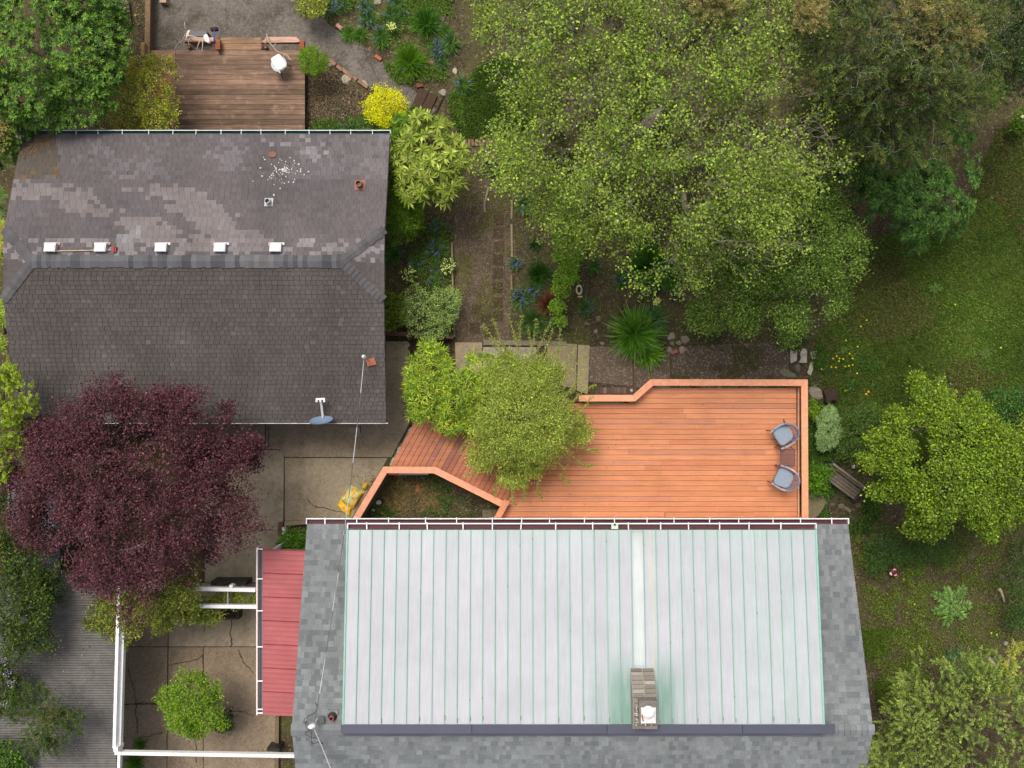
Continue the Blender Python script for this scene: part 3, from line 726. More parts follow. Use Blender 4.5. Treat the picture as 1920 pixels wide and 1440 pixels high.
mb.box(((DX0+DX1)/2, DYT-.20, DZT-.06), (DX1-DX0, .02, .17), 0, gy)
mb.build('back_flashing', M['paint'], HS)
mb = MB(); xs = np.linspace(DX0-.05, DX1+.05, 120)
Q = []
for a_, b_ in zip(xs[:-1], xs[1:]):
    wv = lambda x: .022*(math.sin(x*2.9)+.6*math.sin(x*7.1+1)); za, zb_ = ZR+.05+wv(a_), ZR+.05+wv(b_)
    Q.append([(a_, -8.54, ZR+.06), (b_, -8.54, ZR+.06), (b_, -8.70+wv(b_)*.4, zb_-.045), (a_, -8.70+wv(a_)*.4, za-.045)])
mb.quads(np.array(Q), S(98,98,112)); mb.build('ridge_flashing', M['paint'], HS)
gutter('upper_gutter', DX0, DX1+.02, DYE+.02, DYE+.15, DZE-.03, S(250,248,250), S(98,60,66), .80, HS, rimw=.027, strapw=.026)
mb = MB(); c = P(1152, 990, 4.1); mb.box((c[0], DYE+.09, DZE+.03), (.17, .12, .06), 0, S(200,220,195)); mb.cyl((c[0], DYE+.14, DZE+.06), .03, .025, .03, 10, S(40,36,36)); mb.build('cable_clip_box', M['paint'], HS)
# chimney
CH = None
mb = MB(); cx0, cx1 = 2.91, 3.49; path = [(-7.0, 4.50), (-7.55, 5.02), (-8.28, 5.05)]
V = []
for x in (cx0, cx1): V += [(x, -7.0, 4.2), (x, -7.0, 4.49), (x, -7.55, 5.0), (x, -8.28, 5.03), (x, -8.28, 4.2)]
mb.v.append(np.array(V)); mb.n += 10; mb.f += [np.array([[0,1,2,3,4]]), np.array([[9,8,7,6,5]]), np.array([[0,5,6,1],[1,6,7,2],[2,7,8,3],[3,8,9,4]])]
for k in (1, 1, 4): mb.c.append(np.tile(S(158,152,144), (k, 1)))
CH = mb.build('chimney', M['brick'], HS)
mb = MB(); rb = np.random.default_rng(8)
for si in range(2):
    (ya_, za_), (yb_, zb_) = path[si], path[si+1]; L = math.hypot(yb_-ya_, zb_-za_); nb = int(L/.098); th = math.atan2(zb_-za_, ya_-yb_)
    tl = [[1, 0, 0], [0, math.cos(th), math.sin(th)*0-0], [0, 0, 1]]
    for k in range(nb):
        t_ = (k+.5)/nb; y = ya_+(yb_-ya_)*t_; z = za_+(zb_-za_)*t_
        for xx in ((cx0+cx1)/2-.145, (cx0+cx1)/2+.145):
            c_ = np.array(S(126,121,113) if rb.random() < .75 else S(156,150,142))*math.exp(rb.normal(0, .15))
            d_ = np.array([0, (yb_-ya_)/L, (zb_-za_)/L])*.040; p_ = np.array([xx, y, z])
            mb.v.append(np.zeros((0, 3))); mb.beam(p_-d_, p_+d_, .262, .045, c_)
bo = mb.build('bricks', M['brick'], HS); bo.parent = CH; bo.location = (0, 0, 0)
mb = MB()
for k in range(60):
    mb.box((rb.uniform(cx0+.03, cx1-.03), rb.uniform(-8.2, -7.6), 5.085), (.03, .02, .012), rb.random()*3, S(215,210,200))
for k in range(9): mb.box(((cx0+cx1)/2+rb.normal(0, .012), -7.1-.13*k, path[0][1]+(.094*k if k < 4 else .58)), (.028, .07, .06), 0, S(215,205,190))
o = mb.build('mortar_crumbs', M['stone'], HS); o.parent = CH; o.location = (0, 0, 0)
mb = MB(); mb.box((3.23, -7.80, 5.13), (.42, .54, .18), 0, S(120,114,110)); o = mb.build('flue_block', M['stone'], HS); o.parent = CH; o.location = (0, 0, 0)
mb = MB(); mb.box((3.24, -7.87, 5.235), (.35, .37, .03), 0, S(225,222,220)); mb.box((3.10, -7.93, 5.253), (.035, .16, .006), .2, S(165,95,60)); o = mb.build('flue_plate', M['oldpaint'], HS); o.parent = CH; o.location = (0, 0, 0)
c = P(1217, 1338, 5.5); mb = MB(); mb.lathe((c[0], c[1], 5.25), [(.09, 0), (.09, .12), (.14, .14), (.145, .17), (.10, .21), (.02, .23)], 28, S(245,245,245)); o = mb.build('flue_cap', M['paint'], HS); o.parent = CH; o.location = (0, 0, 0)
# vent pipe and service mast on the left shingle strip
c = P(623, 1344, 4.4); zz = zn(c[1]); mb = MB()
mb.box((c[0]+.01, c[1]+.10, zz+.022), (.27, .09, .014), 0, S(92,96,96), tilt=[[1,0,0],[0,1,0],[0,-SL,1]])
mb.lathe((c[0], c[1], zz-.02), [(.125, 0), (.12, .05), (.08, .09), (.075, .12)], 22, S(52,54,58)); v = mb.build('vent_pipe', M['plastic'], HS)
mb = MB(); mb.lathe((c[0], c[1], zz+.06), [(.062, 0), (.062, .14), (.045, .14), (.045, .05)], 20, S(150,95,88)); mb.cyl((c[0], c[1], zz+.1), .044, .044, .01, 14, S(20,14,14)); o = mb.build('pipe_rim', M['oldpaint'], HS); o.parent = v; o.location = (0, 0, 0)
c = P(586, 1364, 4.9); t = thing('power_mast', 'white weatherhead mast with looping black wires on the house ridge', 'mast', (c[0], c[1], 4.4))
mb = MB(); mb.tube([(c[0], c[1], 4.4), (c[0], c[1], 4.85)], .03, 10, S(200,200,200)); mb.lathe((c[0]-.02, c[1]+.02, 4.82), [(.05, 0), (.075, .03), (.07, .1), (.03, .15)], 14, S(230,230,230), 1.3, .8, .2); mb.build('pole', M['paint'], t)
mb = MB()
def wire(pp, rad=.007, col=S(45,48,55)):
    pp = np.array([P(a_, b_, c_) for a_, b_, c_ in pp]); q = []
    for i in range(len(pp)-1):
        p0 = pp[max(i-1, 0)]; p1 = pp[i]; p2 = pp[i+1]; p3 = pp[min(i+2, len(pp)-1)]
        for s_ in np.linspace(0, 1, 6, endpoint=False): q.append(.5*((2*p1)+(-p0+p2)*s_+(2*p0-5*p1+4*p2-p3)*s_**2+(-p0+3*p1-3*p2+p3)*s_**3))
    q.append(pp[-1]); mb.tube(q, rad, 5, col, caps=False)
wire([(584,1366,4.8),(576,1358,4.75),(570,1352,4.65),(574,1345,4.62),(590,1336,4.8),(595,1325,4.85),(591,1318,5.0)]); wire([(582,1370,4.7),(573,1362,4.6),(577,1345,4.6),(578,1340,4.6)])
wire([(583,1368,4.7),(572,1375,4.6),(582,1382,4.58),(596,1385,4.62),(606,1395,4.75)]); wire([(584,1370,4.7),(584,1385,4.55),(586,1394,4.55),(598,1392,4.62),(607,1396,4.75)])
mb.build('wire_loops', M['cable'], t)
mb = MB(); mb.box((c[0]+.12, c[1]+.02, 4.50), (.14, .17, .03), 0, S(95,98,98)); mb.build('flashing', M['plastic'], t)
mb = MB(); a = P(589, 1367, 4.85); b = np.array([-3.2, -12.5, 5.6]); a = np.array([a[0], a[1], 4.85])
mb.tube([a+(b-a)*s_-np.array([0, 0, .35*4*s_*(1-s_)]) for s_ in np.linspace(0, 1, 20)], .013, 6, S(185,185,185), caps=False)
tag(mb.build('street_cable', M['cable'], loc=tuple(a)), 'pale cable running from the house mast off towards the bottom edge', 'cable')

# ------------------------------------------------------------------ red patio cover
t = thing('patio_cover', 'red ribbed metal patio cover with white gutter beside the house', 'patio cover', (-6.0, -6.7, 0))
mb = MB(); xs0, xs1, yt, ybm = -6.78, -4.95, -4.48, -8.98; zc = lambda x: 2.35+(x-xs0)*.14
nr = 7; wv_ = (yt-ybm)/nr; Q = []; C = []; rr_ = np.random.default_rng(3)
fine = 14
for i in range(nr):
    y0_ = yt-i*wv_
    for k in range(fine):
        a_, b_ = y0_-k*wv_/fine, y0_-(k+1)*wv_/fine; h = lambda q: .035*max(0, 1-abs((q % fine)-0)/1.0) if True else 0
        ha = .04 if k == 0 else (.006 if k % 3 == 0 else 0); hb = .04 if k == fine-1 else (.006 if (k+1) % 3 == 0 else 0)
        c_ = np.array(S(172,94,97))*math.exp(rr_.normal(0, .012))*(.90 if k in (0,) else 1)
        Q.append([(xs0, a_, zc(xs0)+ha), (xs1, a_, zc(xs1)+ha), (xs1, b_, zc(xs1)+hb), (xs0, b_, zc(xs0)+hb)]); C.append(c_)
mb.quads(np.array(Q), np.array(C)); mb.quads(np.array(Q)[:, ::-1]-[0, 0, .03], S(200,190,185)); mb.build('roof_sheet', M['redmetal'], t)
mb = MB(); mb.box((-6.86, (yt+ybm)/2, 2.22), (.10, yt-ybm, .02), 0, S(95,88,90)); mb.box((-6.80, (yt+ybm)/2, 2.27), (.02, yt-ybm, .12), 0, S(130,125,130)); mb.build('gutter', M['oldpaint'], t)
mb = MB(); mb.box((-6.94, (yt+ybm)/2, 2.30), (.035, yt-ybm+.06, .14), 0, S(240,225,228))
for y in (-4.49, -5.3, -6.17, -7.15, -8.08, -8.85, -8.95): mb.box((-6.86, y, 2.365), (.16, .03, .012), 0, S(250,250,250))
mb.build('gutter_rim', M['paint'], t)
for y in (-4.7, -6.7, -8.8):
    mb = MB(); mb.box((-6.72, y, 1.1), (.09, .09, 2.22), 0, S(235,235,232)); mb.build('post', M['paint'], t)
# ------------------------------------------------------------------ corrugated carport (bottom left)
t = thing('carport', 'grey-brown corrugated roof in the bottom left corner behind the double white beam', 'carport', (-12.5, -8, 0))
mb = MB(); yA, yB = -5.2, -11.5; per = .068; m_ = int((yA-yB)/per)*4; Q = []; C = []; rr_ = np.random.default_rng(9)
prof = [0, .5, 1, .5]
xl = np.linspace(-16.5, -10.72, 8)
for i in range(m_):
    a_, b_ = yA-i*per/4, yA-(i+1)*per/4; ha, hb = .02*prof[i % 4], .02*prof[(i+1) % 4]
    for k in range(7):
        ya2 = lambda x: 0.03*(x+13)
        c_ = np.array(S(104,101,98))*math.exp(rr_.normal(0, .05))
        Q.append([(xl[k], a_, 2.45+ha), (xl[k+1], a_, 2.45+ha), (xl[k+1], b_, 2.45+hb), (xl[k], b_, 2.45+hb)]); C.append(c_)
mb.quads(np.array(Q), np.array(C)); mb.build('roof_sheet', M['corr'], t)
for x, y in ((-12.6, -5.4), (-12.6, -11.2), (-15.8, -5.4), (-15.8, -11.2)):
    mb = MB(); mb.box((x, y, 1.2), (.1, .1, 2.42), 0, S(220,220,215)); mb.build('post', M['oldpaint'], t)
mb = MB(); rr_ = np.random.default_rng(19)
for row in (0, 1, 2):
    for k in range(11):
        x_, y_ = [155-k*1.0, 118-k*.5, 60][row]+rr_.normal(0, 1.5), 1185+k*22+row*7; c = P(x_, y_, 2.47); mb.box((c[0], c[1], 2.478), (.022, .022, .012), 0, S(200,190,150))
mb.build('roof_screw', M['metal'], t)
# ------------------------------------------------------------------ small shed under the plum
t = thing('shed', 'small dark-grey flat shed roof with pale edge mostly hidden under the maroon tree', 'shed', (*P(62, 990, 0)[:2], 0))
a = P(19, 896, 2.0); b = P(112, 1080, 2.0)
mb = MB(); mb.box(((a[0]+b[0])/2, (a[1]+b[1])/2, 1.97), (b[0]-a[0], a[1]-b[1], .05), 0, S(98,106,114)); mb.build('roof', M['oldpaint'], t)
mb = MB(); mb.box((a[0]-.02, (a[1]+b[1])/2, 1.99), (.05, a[1]-b[1]+.06, .1), 0, S(165,165,150)); mb.box(((a[0]+b[0])/2, b[1], 1.99), (b[0]-a[0], .05, .1), 0, S(170,170,160)); mb.build('roof_edge', M['timber'], t)
mb = MB(); mb.box(((a[0]+b[0])/2, (a[1]+b[1])/2, .97), (b[0]-a[0]-.2, a[1]-b[1]-.2, 1.94), 0, S(90,85,78)); mb.build('wall', M['timber'], t)
# ------------------------------------------------------------------ white pergola beams around the patio
W_ = S(243,243,243)
def wbeam(name, label, a, b, z, wd, cat='beam', posts=(), h=.14, group=None):
    pa, pb = P(*a, z), P(*b, z); t = thing(name, label, cat, (*((pa+pb)/2)[:2], 0), group)
    mb = MB(); mb.beam(pa, pb, wd, h, W_); mb.build('beam', M['paint'], t)
    for q in posts:
        c = P(*q, z); mb = MB(); mb.box((c[0], c[1], (z-.06)/2), (.09, .09, z-.08), 0, W_); mb.build('post', M['paint'], t)
wbeam('pergola_beam', 'left of the two parallel white beams running beside the corrugated roof', (226.5,1030), (216,1401), 2.6, .082, posts=[(226.5,1040)])
wbeam('pergola_beam', 'right of the two parallel white beams running beside the corrugated roof', (236.8,1030), (224.3,1440), 2.45, .076, posts=[(237,1042)])
wbeam('pergola_beam', 'white beam crossing the patio near the bottom edge towards the house', (217,1410.5), (553,1416), 2.5, .088)
wbeam('pergola_beam', 'upper of the two white beams carrying the leafy vine', (228,1100), (480,1105.5), 2.3, .10)
wbeam('pergola_beam', 'lower of the two white beams carrying the leafy vine', (232,1134), (482,1137), 2.3, .092)
mb = MB(); c = P(217.5, 1405, 2.7); mb.box((c[0], c[1], 2.55), (.12, .12, .34), 0, W_); tag(mb.build('corner_post', M['paint'], loc=(c[0], c[1], 0)), 'square white corner post top where the white beams meet', 'post')
mb = MB(); c = P(434, 1098.5, 2.35); mb.box((c[0], c[1], 2.3), (.09, .07, .2), 0, W_); d = P(427.5, 1120, 2.2); mb.box((d[0], d[1], 2.2), (.04, .5, .05), 0, S(150,150,145)); tag(mb.build('trellis_post', M['paint'], loc=(c[0], c[1], 0)), 'small white post top beside the upper vine beam', 'post')
mb = MB(); a, b = P(335, 1151, .4), P(447, 1150, .4)
mb.box(((a[0]+b[0])/2, a[1], .2), (b[0]-a[0], .34, .4), 0, S(84,70,52)); mb.box(((a[0]+b[0])/2, a[1], .405), (b[0]-a[0]-.1, .22, .02), 0, S(50,40,30))
tag(mb.build('planter_box', M['timber'], loc=(a[0], a[1], 0)), 'long brown wooden planter trough under the leafy vine', 'planter')
mb = MB(); a, b = P(395, 1094, .6), P(462, 1096, .6); mb.box(((a[0]+b[0])/2, a[1], .3), (b[0]-a[0], .12, .6), 0, S(70,66,62)); tag(mb.build('low_bench', M['timber'], loc=(a[0], a[1], 0)), 'dark narrow bench top behind the upper vine beam', 'bench')
# ------------------------------------------------------------------ decks
def planks(mb, poly, ang, pitch, gap, z, th, colf, r, jmin=2.2, jmax=4.8, joints=True):
    ca, sa = math.cos(ang), math.sin(ang)
    R = [((x*ca+y*sa), (-x*sa+y*ca)) for x, y in poly]
    vs = [p[1] for p in R]; v = max(vs)-1e-4
    while v > min(vs)+.02:
        v1 = max(v-pitch+gap, min(vs)+1e-3); i0 = interval(R, v-.004); i1 = interval(R, v1+.002)
        if i0 and i1:
            if abs(i0[0]-i1[0]) > .6: i0 = (i1[0] if i0[0] > i1[0]+.6 else i0[0], i0[1]); i1 = (max(i1[0], i0[0]) if abs(i0[0]-i1[0]) > .6 else i1[0], i1[1])
            cuts = [0.0]
            if joints:
                s_ = r.uniform(.5, jmax)
                while s_ < (i0[1]-i0[0])-.6: cuts.append(s_); s_ += r.uniform(jmin, jmax)
            for k, c0 in enumerate(cuts):
                c1 = cuts[k+1]-.004 if k+1 < len(cuts) else None
                a0 = i0[0]+c0; a1 = i1[0] if k == 0 else a0
                b0 = i0[1] if c1 is None else i0[0]+c1; b1 = i1[1] if c1 is None else b0
                pts = [(a0, v), (b0, v), (b1, v1), (a1, v1)]; col = colf(r, (a0+b0)/2, v)
                W = [(x*ca-y*sa, x*sa+y*ca) for x, y in pts]; dz = r.uniform(-.002, .002)
                mb.prism(W, z-th, z+dz, col)
        v -= pitch
def capline(pts, z, wd, t, mat='wood_cap', col=S(238,166,128), name='rail_cap', h=.038, parts=None):
    """mitred flat rail along a pixel polyline; one board per segment"""
    Wp = [np.array(P(x, y, z)[:2]) for x, y in pts]; n = len(Wp); L = []; Rr = []
    for i in range(n):
        d0 = unit(Wp[i]-Wp[i-1]) if i else None; d1 = unit(Wp[i+1]-Wp[i]) if i < n-1 else None
        if d0 is None: d0 = d1
        if d1 is None: d1 = d0
        n0 = np.array([-d0[1], d0[0]]); n1 = np.array([-d1[1], d1[0]]); mt = unit(n0+n1); k = wd/2/max(.3, mt.dot(n0))
        L.append(Wp[i]+mt*k); Rr.append(Wp[i]-mt*k)
    rr = np.random.default_rng(int(pts[0][0]))
    for i in range(n-1):
        mb = MB(); d = unit(Wp[i+1]-Wp[i])*.0015
        mb.prism([tuple(L[i]+d), tuple(L[i+1]-d), tuple(Rr[i+1]-d), tuple(Rr[i]+d)], z-h, z+.001*i, np.array(col)*math.exp(rr.normal(0, .035)))
        mb.build(name, M[mat], t)
    return Wp
r = np.random.default_rng(31)
ZD = .90
t = thing('sundeck', 'large orange-stained timber deck with low rail behind the house', 'deck', (4.5, -1.9, 0))
MAIN = P2([(1222,727.5),(1493,727.5),(1495,1000),(915,1000),(948,945),(1000,858),(1062,757),(1190,757)], ZD)
def dcol(r, x, v):
    k = r.random(); c = S(214,143,103) if k < .45 else (S(209,138,98) if k < .75 else (S(203,131,94) if k < .9 else S(201,136,104)))
    return np.array(c)*math.exp(r.normal(0, .03))
mb = MB(); planks(mb, MAIN, 0, .1495, .009, ZD, .035, dcol, r)
a, b = P(1496, 727.5, ZD), P(1498.5, 1000, ZD); mb.box(((a[0]+b[0])/2, (a[1]+b[1])/2, ZD-.015), (.045, a[1]-b[1], .04), 0, S(232,176,142))
mb.build('deck_boards', M['wood_x'], t)
RAMP = P2([(784,780),(737,873),(815,876),(948,946),(1000,860),(1000,884)][:4]+[(950,943),(992,878)], ZD)
RAMP = P2([(784,779),(737,873),(738,884),(815,884),(946,951),(995,864),(890,822)], ZD-.005)
def rcol(r, x, v):
    k = r.random(); c = S(176,112,84) if k < .4 else (S(160,100,80) if k < .65 else (S(186,122,88) if k < .8 else S(146,94,80)))
    return np.array(c)*math.exp(r.normal(0, .08))
mb = MB(); planks(mb, RAMP, math.radians(61), .1495, .012, ZD-.008, .035, rcol, r, joints=False); mb.build('ramp_boards', M['wood_d'], t)
mb = MB(); poly = P2([(1222,729),(1497,729),(1497,996),(925,996),(948,947),(815,886),(740,886),(738,872),(786,782),(890,824),(995,866),(1062,759),(1192,759)], ZD)
mb.prism(poly, .5, ZD-.05, S(60,40,30)); mb.build('joist_frame', M['timber'], t)
ZC = 1.25
Wd = .185
capline([(1085,746.5),(1189,746.5),(1222,717),(1508.5,717.5),(1510,1000)], ZC, Wd, t)
capline([(657,990),(722,881),(815,881.5),(947,947.5)], ZC-.02, Wd, t, col=S(230,158,126))
capline([(922,990),(951,938)], ZC+.004, Wd*.95, t, col=S(224,148,112), name='end_rail_cap')
capline([(842,786),(995,868),(1062,748)], ZC, .14, t, name='ramp_rail_cap', col=S(200,120,84))
def posts(lst, z1, sz=.085, name='post', col=S(178,74,42)):
    for q in lst:
        c = P(*q, ZD); mb = MB(); mb.box((c[0], c[1], z1/2), (sz, sz, z1), 0, col); mb.build(name, M['wood_cap'], t)
posts([(1100,751),(1180,751),(1229,721.5),(1310,722),(1402,722),(1490,722)], ZC-.04)
posts([(1502,742),(1502,815),(1502.5,890),(1502.5,966)], ZC-.04)
posts([(852,792),(920,828),(985,862)], ZC-.04)
mb = MB()
for a, b in (((1085,750.5),(1189,750.5)), ((1194,749),(1225,721.5)), ((1225,721.5),(1500,722)), ((1504,725),(1504.5,995))):
    pa, pb = P(*a, ZD), P(*b, ZD)
    mb.beam((pa[0], pa[1]+.015, 1.16), (pb[0], pb[1]+.015, 1.16), .035, .09, S(170,80,48))
mb.build('rail_board', M['wood_cap'], t)
mb = MB()                                               # old green boards on the well side, painted board, lower rail
pa, pb = P(727, 888, .0), P(690, 990, .0)
def wallboards(mb, a, b, z0, z1, n, col):
    a, b = np.array(P(*a, ZC)), np.array(P(*b, ZC)); rr = np.random.default_rng(4)
    for k in range(n):
        zz = z0+(z1-z0)*(k+.5)/n; mb.beam((a[0], a[1], zz), (b[0], b[1], zz), .03, (z1-z0)/n-.012, np.array(col)*math.exp(rr.normal(0, .15)))
wallboards(mb, (727,885), (662,992), .0, 1.15, 8, S(84,84,58)); wallboards(mb, (815,886), (945,952), 0, .85, 6, S(60,56,44))
mb.build('skirt_boards', M['timber'], t)
mb = MB(); a, b = P(722, 887.5, .8), P(739, 887.5, .8); mb.box(((a[0]+b[0])/2, a[1], .95), (.5, .05, .12), 0, S(190,95,55)); mb.build('lower_rail', M['wood_cap'], t)
mb = MB(); a = P(775, 888, .7); mb.box((a[0], a[1], .8), (.9, .05, .12), 0, S(150,146,138)); mb.build('painted_board', M['paint'], t)
mb = MB(); a, b = P(1247, 961, 1.02), P(1415, 961, 1.02)
planks(mb, [(a[0], a[1]), (b[0], a[1]), (b[0], a[1]-.5), (a[0], a[1]-.5)], 0, .145, .008, 1.04, .04, dcol, r, joints=False)
mb.box(((a[0]+b[0])/2, a[1]-.26, .95), (b[0]-a[0]-.02, .5, .1), 0, S(150,80,55)); tag(mb.build('door_step', M['wood_x'], loc=(a[0], a[1], ZD)), 'low orange timber step on the deck against the house gutter', 'step')
# furniture on the deck
def chair_at0():
    t = thing('patio_chair', 'x', 'chair', (0, 0, 0), 'grey patio armchairs on the deck')
    fr = S(120,122,138); fd = S(92,70,72)
    mb = MB(); q = []
    for a in np.linspace(0, 2*math.pi, 24, endpoint=False):
        x = .255*np.sign(math.cos(a))*abs(math.cos(a))**.5; y = .24*np.sign(math.sin(a))*abs(math.sin(a))**.5; q.append((x*(1-.12*(y < 0)*0+.0)*(1+.10*(y/.24)), y+.02))
    mb.prism(q, .40, .455, S(138,152,168)); mb.prism([(x*.93, y*.93) for x, y in q], .455, .468, S(146,160,176)); mb.build('seat', M['fabric'], t)
    mb = MB(); arm = []                                   # continuous arm and back hoop, open to the front (+y)
    for a in np.linspace(math.radians(-28), math.radians(208), 25):
        x = .315*math.cos(a); y = -.36*math.sin(a)+.02 if math.sin(a) > 0 else -.62*math.sin(a)+.02
        arm.append((x, y, .60+.12*max(0, math.sin(a))))
    pts = np.array(arm)
    for i in range(len(pts)-1):
        mb.beam(pts[i], pts[i+1]+(pts[i+1]-pts[i])*.15, .048, .022, S(158,158,172) if (i < 5 or i > 18) else fr)
    mb.build('arm_hoop', M['plastic'], t)
    mb = MB()                                             # woven back between the hoop and a lower hoop
    lo = [(.27*math.cos(a), -.25*math.sin(a)+.0, .46) for a in np.linspace(math.radians(15), math.radians(165), 17)]
    hi = [(.31*math.cos(a), -.355*math.sin(a)+.02, .60+.12*math.sin(a)) for a in np.linspace(math.radians(15), math.radians(165), 17)]
    for i in range(16):
        for d_ in (0, 1):
            a_, b_ = np.array(lo[i+d_]), np.array(hi[i+1-d_]); mb.tube([a_, b_], .005, 4, S(118,112,128))
    for s_ in (.0, .35, .7): mb.tube([np.array(l)*(1-s_)+np.array(h)*s_ for l, h in zip(lo, hi)], .007, 5, S(112,108,124))
    mb.build('backrest', M['plastic'], t)
    for sx in (-1, 1):
        mb = MB(); mb.tube([(sx*.265, .29, .595), (sx*.265, .25, .40), (sx*.265, .26, .0)], [.02, .017, .015], 8, fd); mb.build('leg', M['plastic'], t)
        mb = MB(); mb.tube([(sx*.25, -.18, .5), (sx*.235, -.20, .38), (sx*.27, -.33, .0)], [.018, .017, .015], 8, fd); mb.build('leg', M['plastic'], t)
    mb = MB()
    for sx in (-1, 1): mb.tube([(sx*.265, .25, .40), (sx*.245, -.18, .40)], .013, 6, fd)
    mb.tube([(-.265, .25, .39), (.265, .25, .39)], .013, 6, fd); mb.build('seat_frame', M['plastic'], t)
    return t
ch = chair_at0(); ch['label'] = 'grey patio armchair nearer the lawn corner of the orange deck'
c = P(1469, 814, ZD+.4); copy_thing(ch, (c[0], c[1], ZD), math.radians(122), 'grey patio armchair nearer the deck rail corner, above the small mesh table')
c = P(1470, 897, ZD+.4); ch.location = (c[0], c[1], ZD); ch.rotation_euler = (0, 0, math.radians(64)); ch['label'] = 'grey patio armchair nearer the house gutter, below the small mesh table'
c = P(1477, 858, ZD+.45); t2 = thing('side_table', 'small square metal mesh side table between the two grey chairs', 'table', (c[0], c[1], ZD))
fr = S(104,86,98); mb = MB()
for sx, sy, lx, ly in ((0,-1,.40,.02),(0,1,.40,.02),(-1,0,.02,.47),(1,0,.02,.47)): mb.box((c[0]+sx*.20, c[1]+sy*.235, ZD+.44), (lx, ly, .025), 0, fr)
mb.build('frame', M['plastic'], t2)
mb = MB()
for k in range(26): mb.box((c[0]-.19+.38*k/25, c[1], ZD+.435), (.006, .45, .004), 0, S(120,88,86))
for k in range(30): mb.box((c[0], c[1]-.225+.45*k/29, ZD+.441), (.38, .006, .004), 0, S(120,88,86))
mb.build('mesh_top', M['plastic'], t2)
for sx in (-1, 1):
    for sy in (-1, 1):
        mb = MB(); mb.tube([(c[0]+sx*.19, c[1]+sy*.22, ZD+.43), (c[0]+sx*.24, c[1]+sy*.27, ZD+.0)], .011, 6, fr); mb.build('leg', M['plastic'], t2)
# weathered small deck behind the garage
ZO = .35
t = thing('small_deck', 'weathered brown timber deck behind the garage gutter', 'deck', (-8, 8, 0))
def ocol(r, x, v):
    k = r.random(); c = S(124,100,84) if k < .45 else (S(108,88,73) if k < .75 else S(140,113,95)); return np.array(c)*math.exp(r.normal(0, .13))
def ocol2(r, x, v): return np.array(S(144,114,90))*math.exp(r.normal(0, .06))
rect = lambda x0, y0, x1, y1, z: P2([(x0, y0), (x1, y0), (x1, y1), (x0, y1)], z)
mb = MB(); planks(mb, rect(330, 94, 571.5, 262, ZO), 0, .147, .008, ZO, .035, ocol, r, joints=False); mb.build('deck_boards', M['wood_old'], t)
mb = MB(); planks(mb, rect(275, 94, 329, 262, ZO), 0, .147, .008, ZO-.01, .035, ocol2, r, joints=False); mb.build('side_boards', M['wood_old'], t)
mb = MB(); planks(mb, rect(413.5, 70, 490, 93.5, ZO), 0, .187, .008, ZO+.0, .035, ocol2, r, joints=False); mb.build('step_boards', M['wood_old'], t)
mb = MB(); a, b = P(275, 94, ZO), P(571, 262, ZO); mb.box(((a[0]+b[0])/2, (a[1]+b[1])/2, .15), (b[0]-a[0]-.06, a[1]-b[1]-.06, .3), 0, S(62,46,36)); mb.build('joist_frame', M['timber'], t)
def plbox(x0, y0, x1, y1, label, z=.55, w=.075, topboard=None):
    t = thing('bench_frame', label, 'bench', (*P((x0+x1)/2, (y0+y1)/2, 0)[:2], 0)); a, b = P(x0, y0, z), P(x1, y1, z); c_ = S(150,100,72)
    mb = MB()
    mb.box(((a[0]+b[0])/2, a[1]-w/2, z-.06), (b[0]-a[0], w, .12), 0, c_)
    mb.box((b[0]-w, (a[1]+b[1])/2, z-.05), (w*1.8, a[1]-b[1]-w, .12), 0, S(140,84,56)); mb.build('frame', M['timber'], t)
    if topboard:
        mb = MB(); mb.prism(P2(topboard, z+.02), z-.02, z+.02, S(196,156,140)); mb.build('top_board', M['wood_old'], t)
    for x in (x0+6, x1-5):
        q = P(x, (y0+y1)/2, z); mb = MB(); mb.box((q[0], q[1], z/2-.05), (.08, .08, z-.1), 0, c_); mb.build('post', M['timber'], t)
plbox(345, 74, 413, 95, 'weathered bench frame left of the small deck step with pale branches', topboard=[(345,70),(400,70),(400,77),(345,78)])
plbox(490, 75, 571, 95, 'weathered bench frame right of the small deck step with chipped pink top board', topboard=[(492,78),(500,69),(555,69),(562,76),(560,79),(494,80)])
c = P(522, 119, ZO+.5); t = thing('grill', 'round grey kettle grill with white square lid on the small deck', 'grill', (c[0], c[1], ZO))
mb = MB(); mb.lathe((c[0], c[1], ZO+.28), [(.10, 0), (.19, .06), (.235, .14), (.245, .16), (.23, .18)], 28, S(110,112,118)); mb.build('bowl', M['metal'], t)
q = []; ang = math.radians(-58)
for a in np.linspace(0, 2*math.pi, 28, endpoint=False):
    x = .225*np.sign(math.cos(a))*abs(math.cos(a))**.38; y = .16*np.sign(math.sin(a))*abs(math.sin(a))**.38; q.append((x, y))
mb = MB(); 
for k_, z0_, z1_ in ((1, .44, .50), (.9, .50, .52)):
    mb.prism([(c[0]+.01+(x*math.cos(ang)-y*math.sin(ang))*k_, c[1]+.03+(x*math.sin(ang)+y*math.cos(ang))*k_) for x, y in q], ZO+z0_, ZO+z1_, S(222,218,212))
mb.build('lid', M['paint'], t)
mb = MB(); mb.beam((c[0]-.11, c[1]-.10, ZO+.47), (c[0]+.05, c[1]-.26, ZO+.47), .03, .03, S(226,222,216)); mb.build('handle', M['paint'], t)
for a in (.5, 2.6, 4.7):
    mb = MB(); mb.tube([(c[0]+.12*math.cos(a), c[1]+.12*math.sin(a), ZO+.32), (c[0]+.25*math.cos(a), c[1]+.25*math.sin(a), ZO)], .012, 6, S(70,70,72)); mb.build('leg', M['metal'], t)
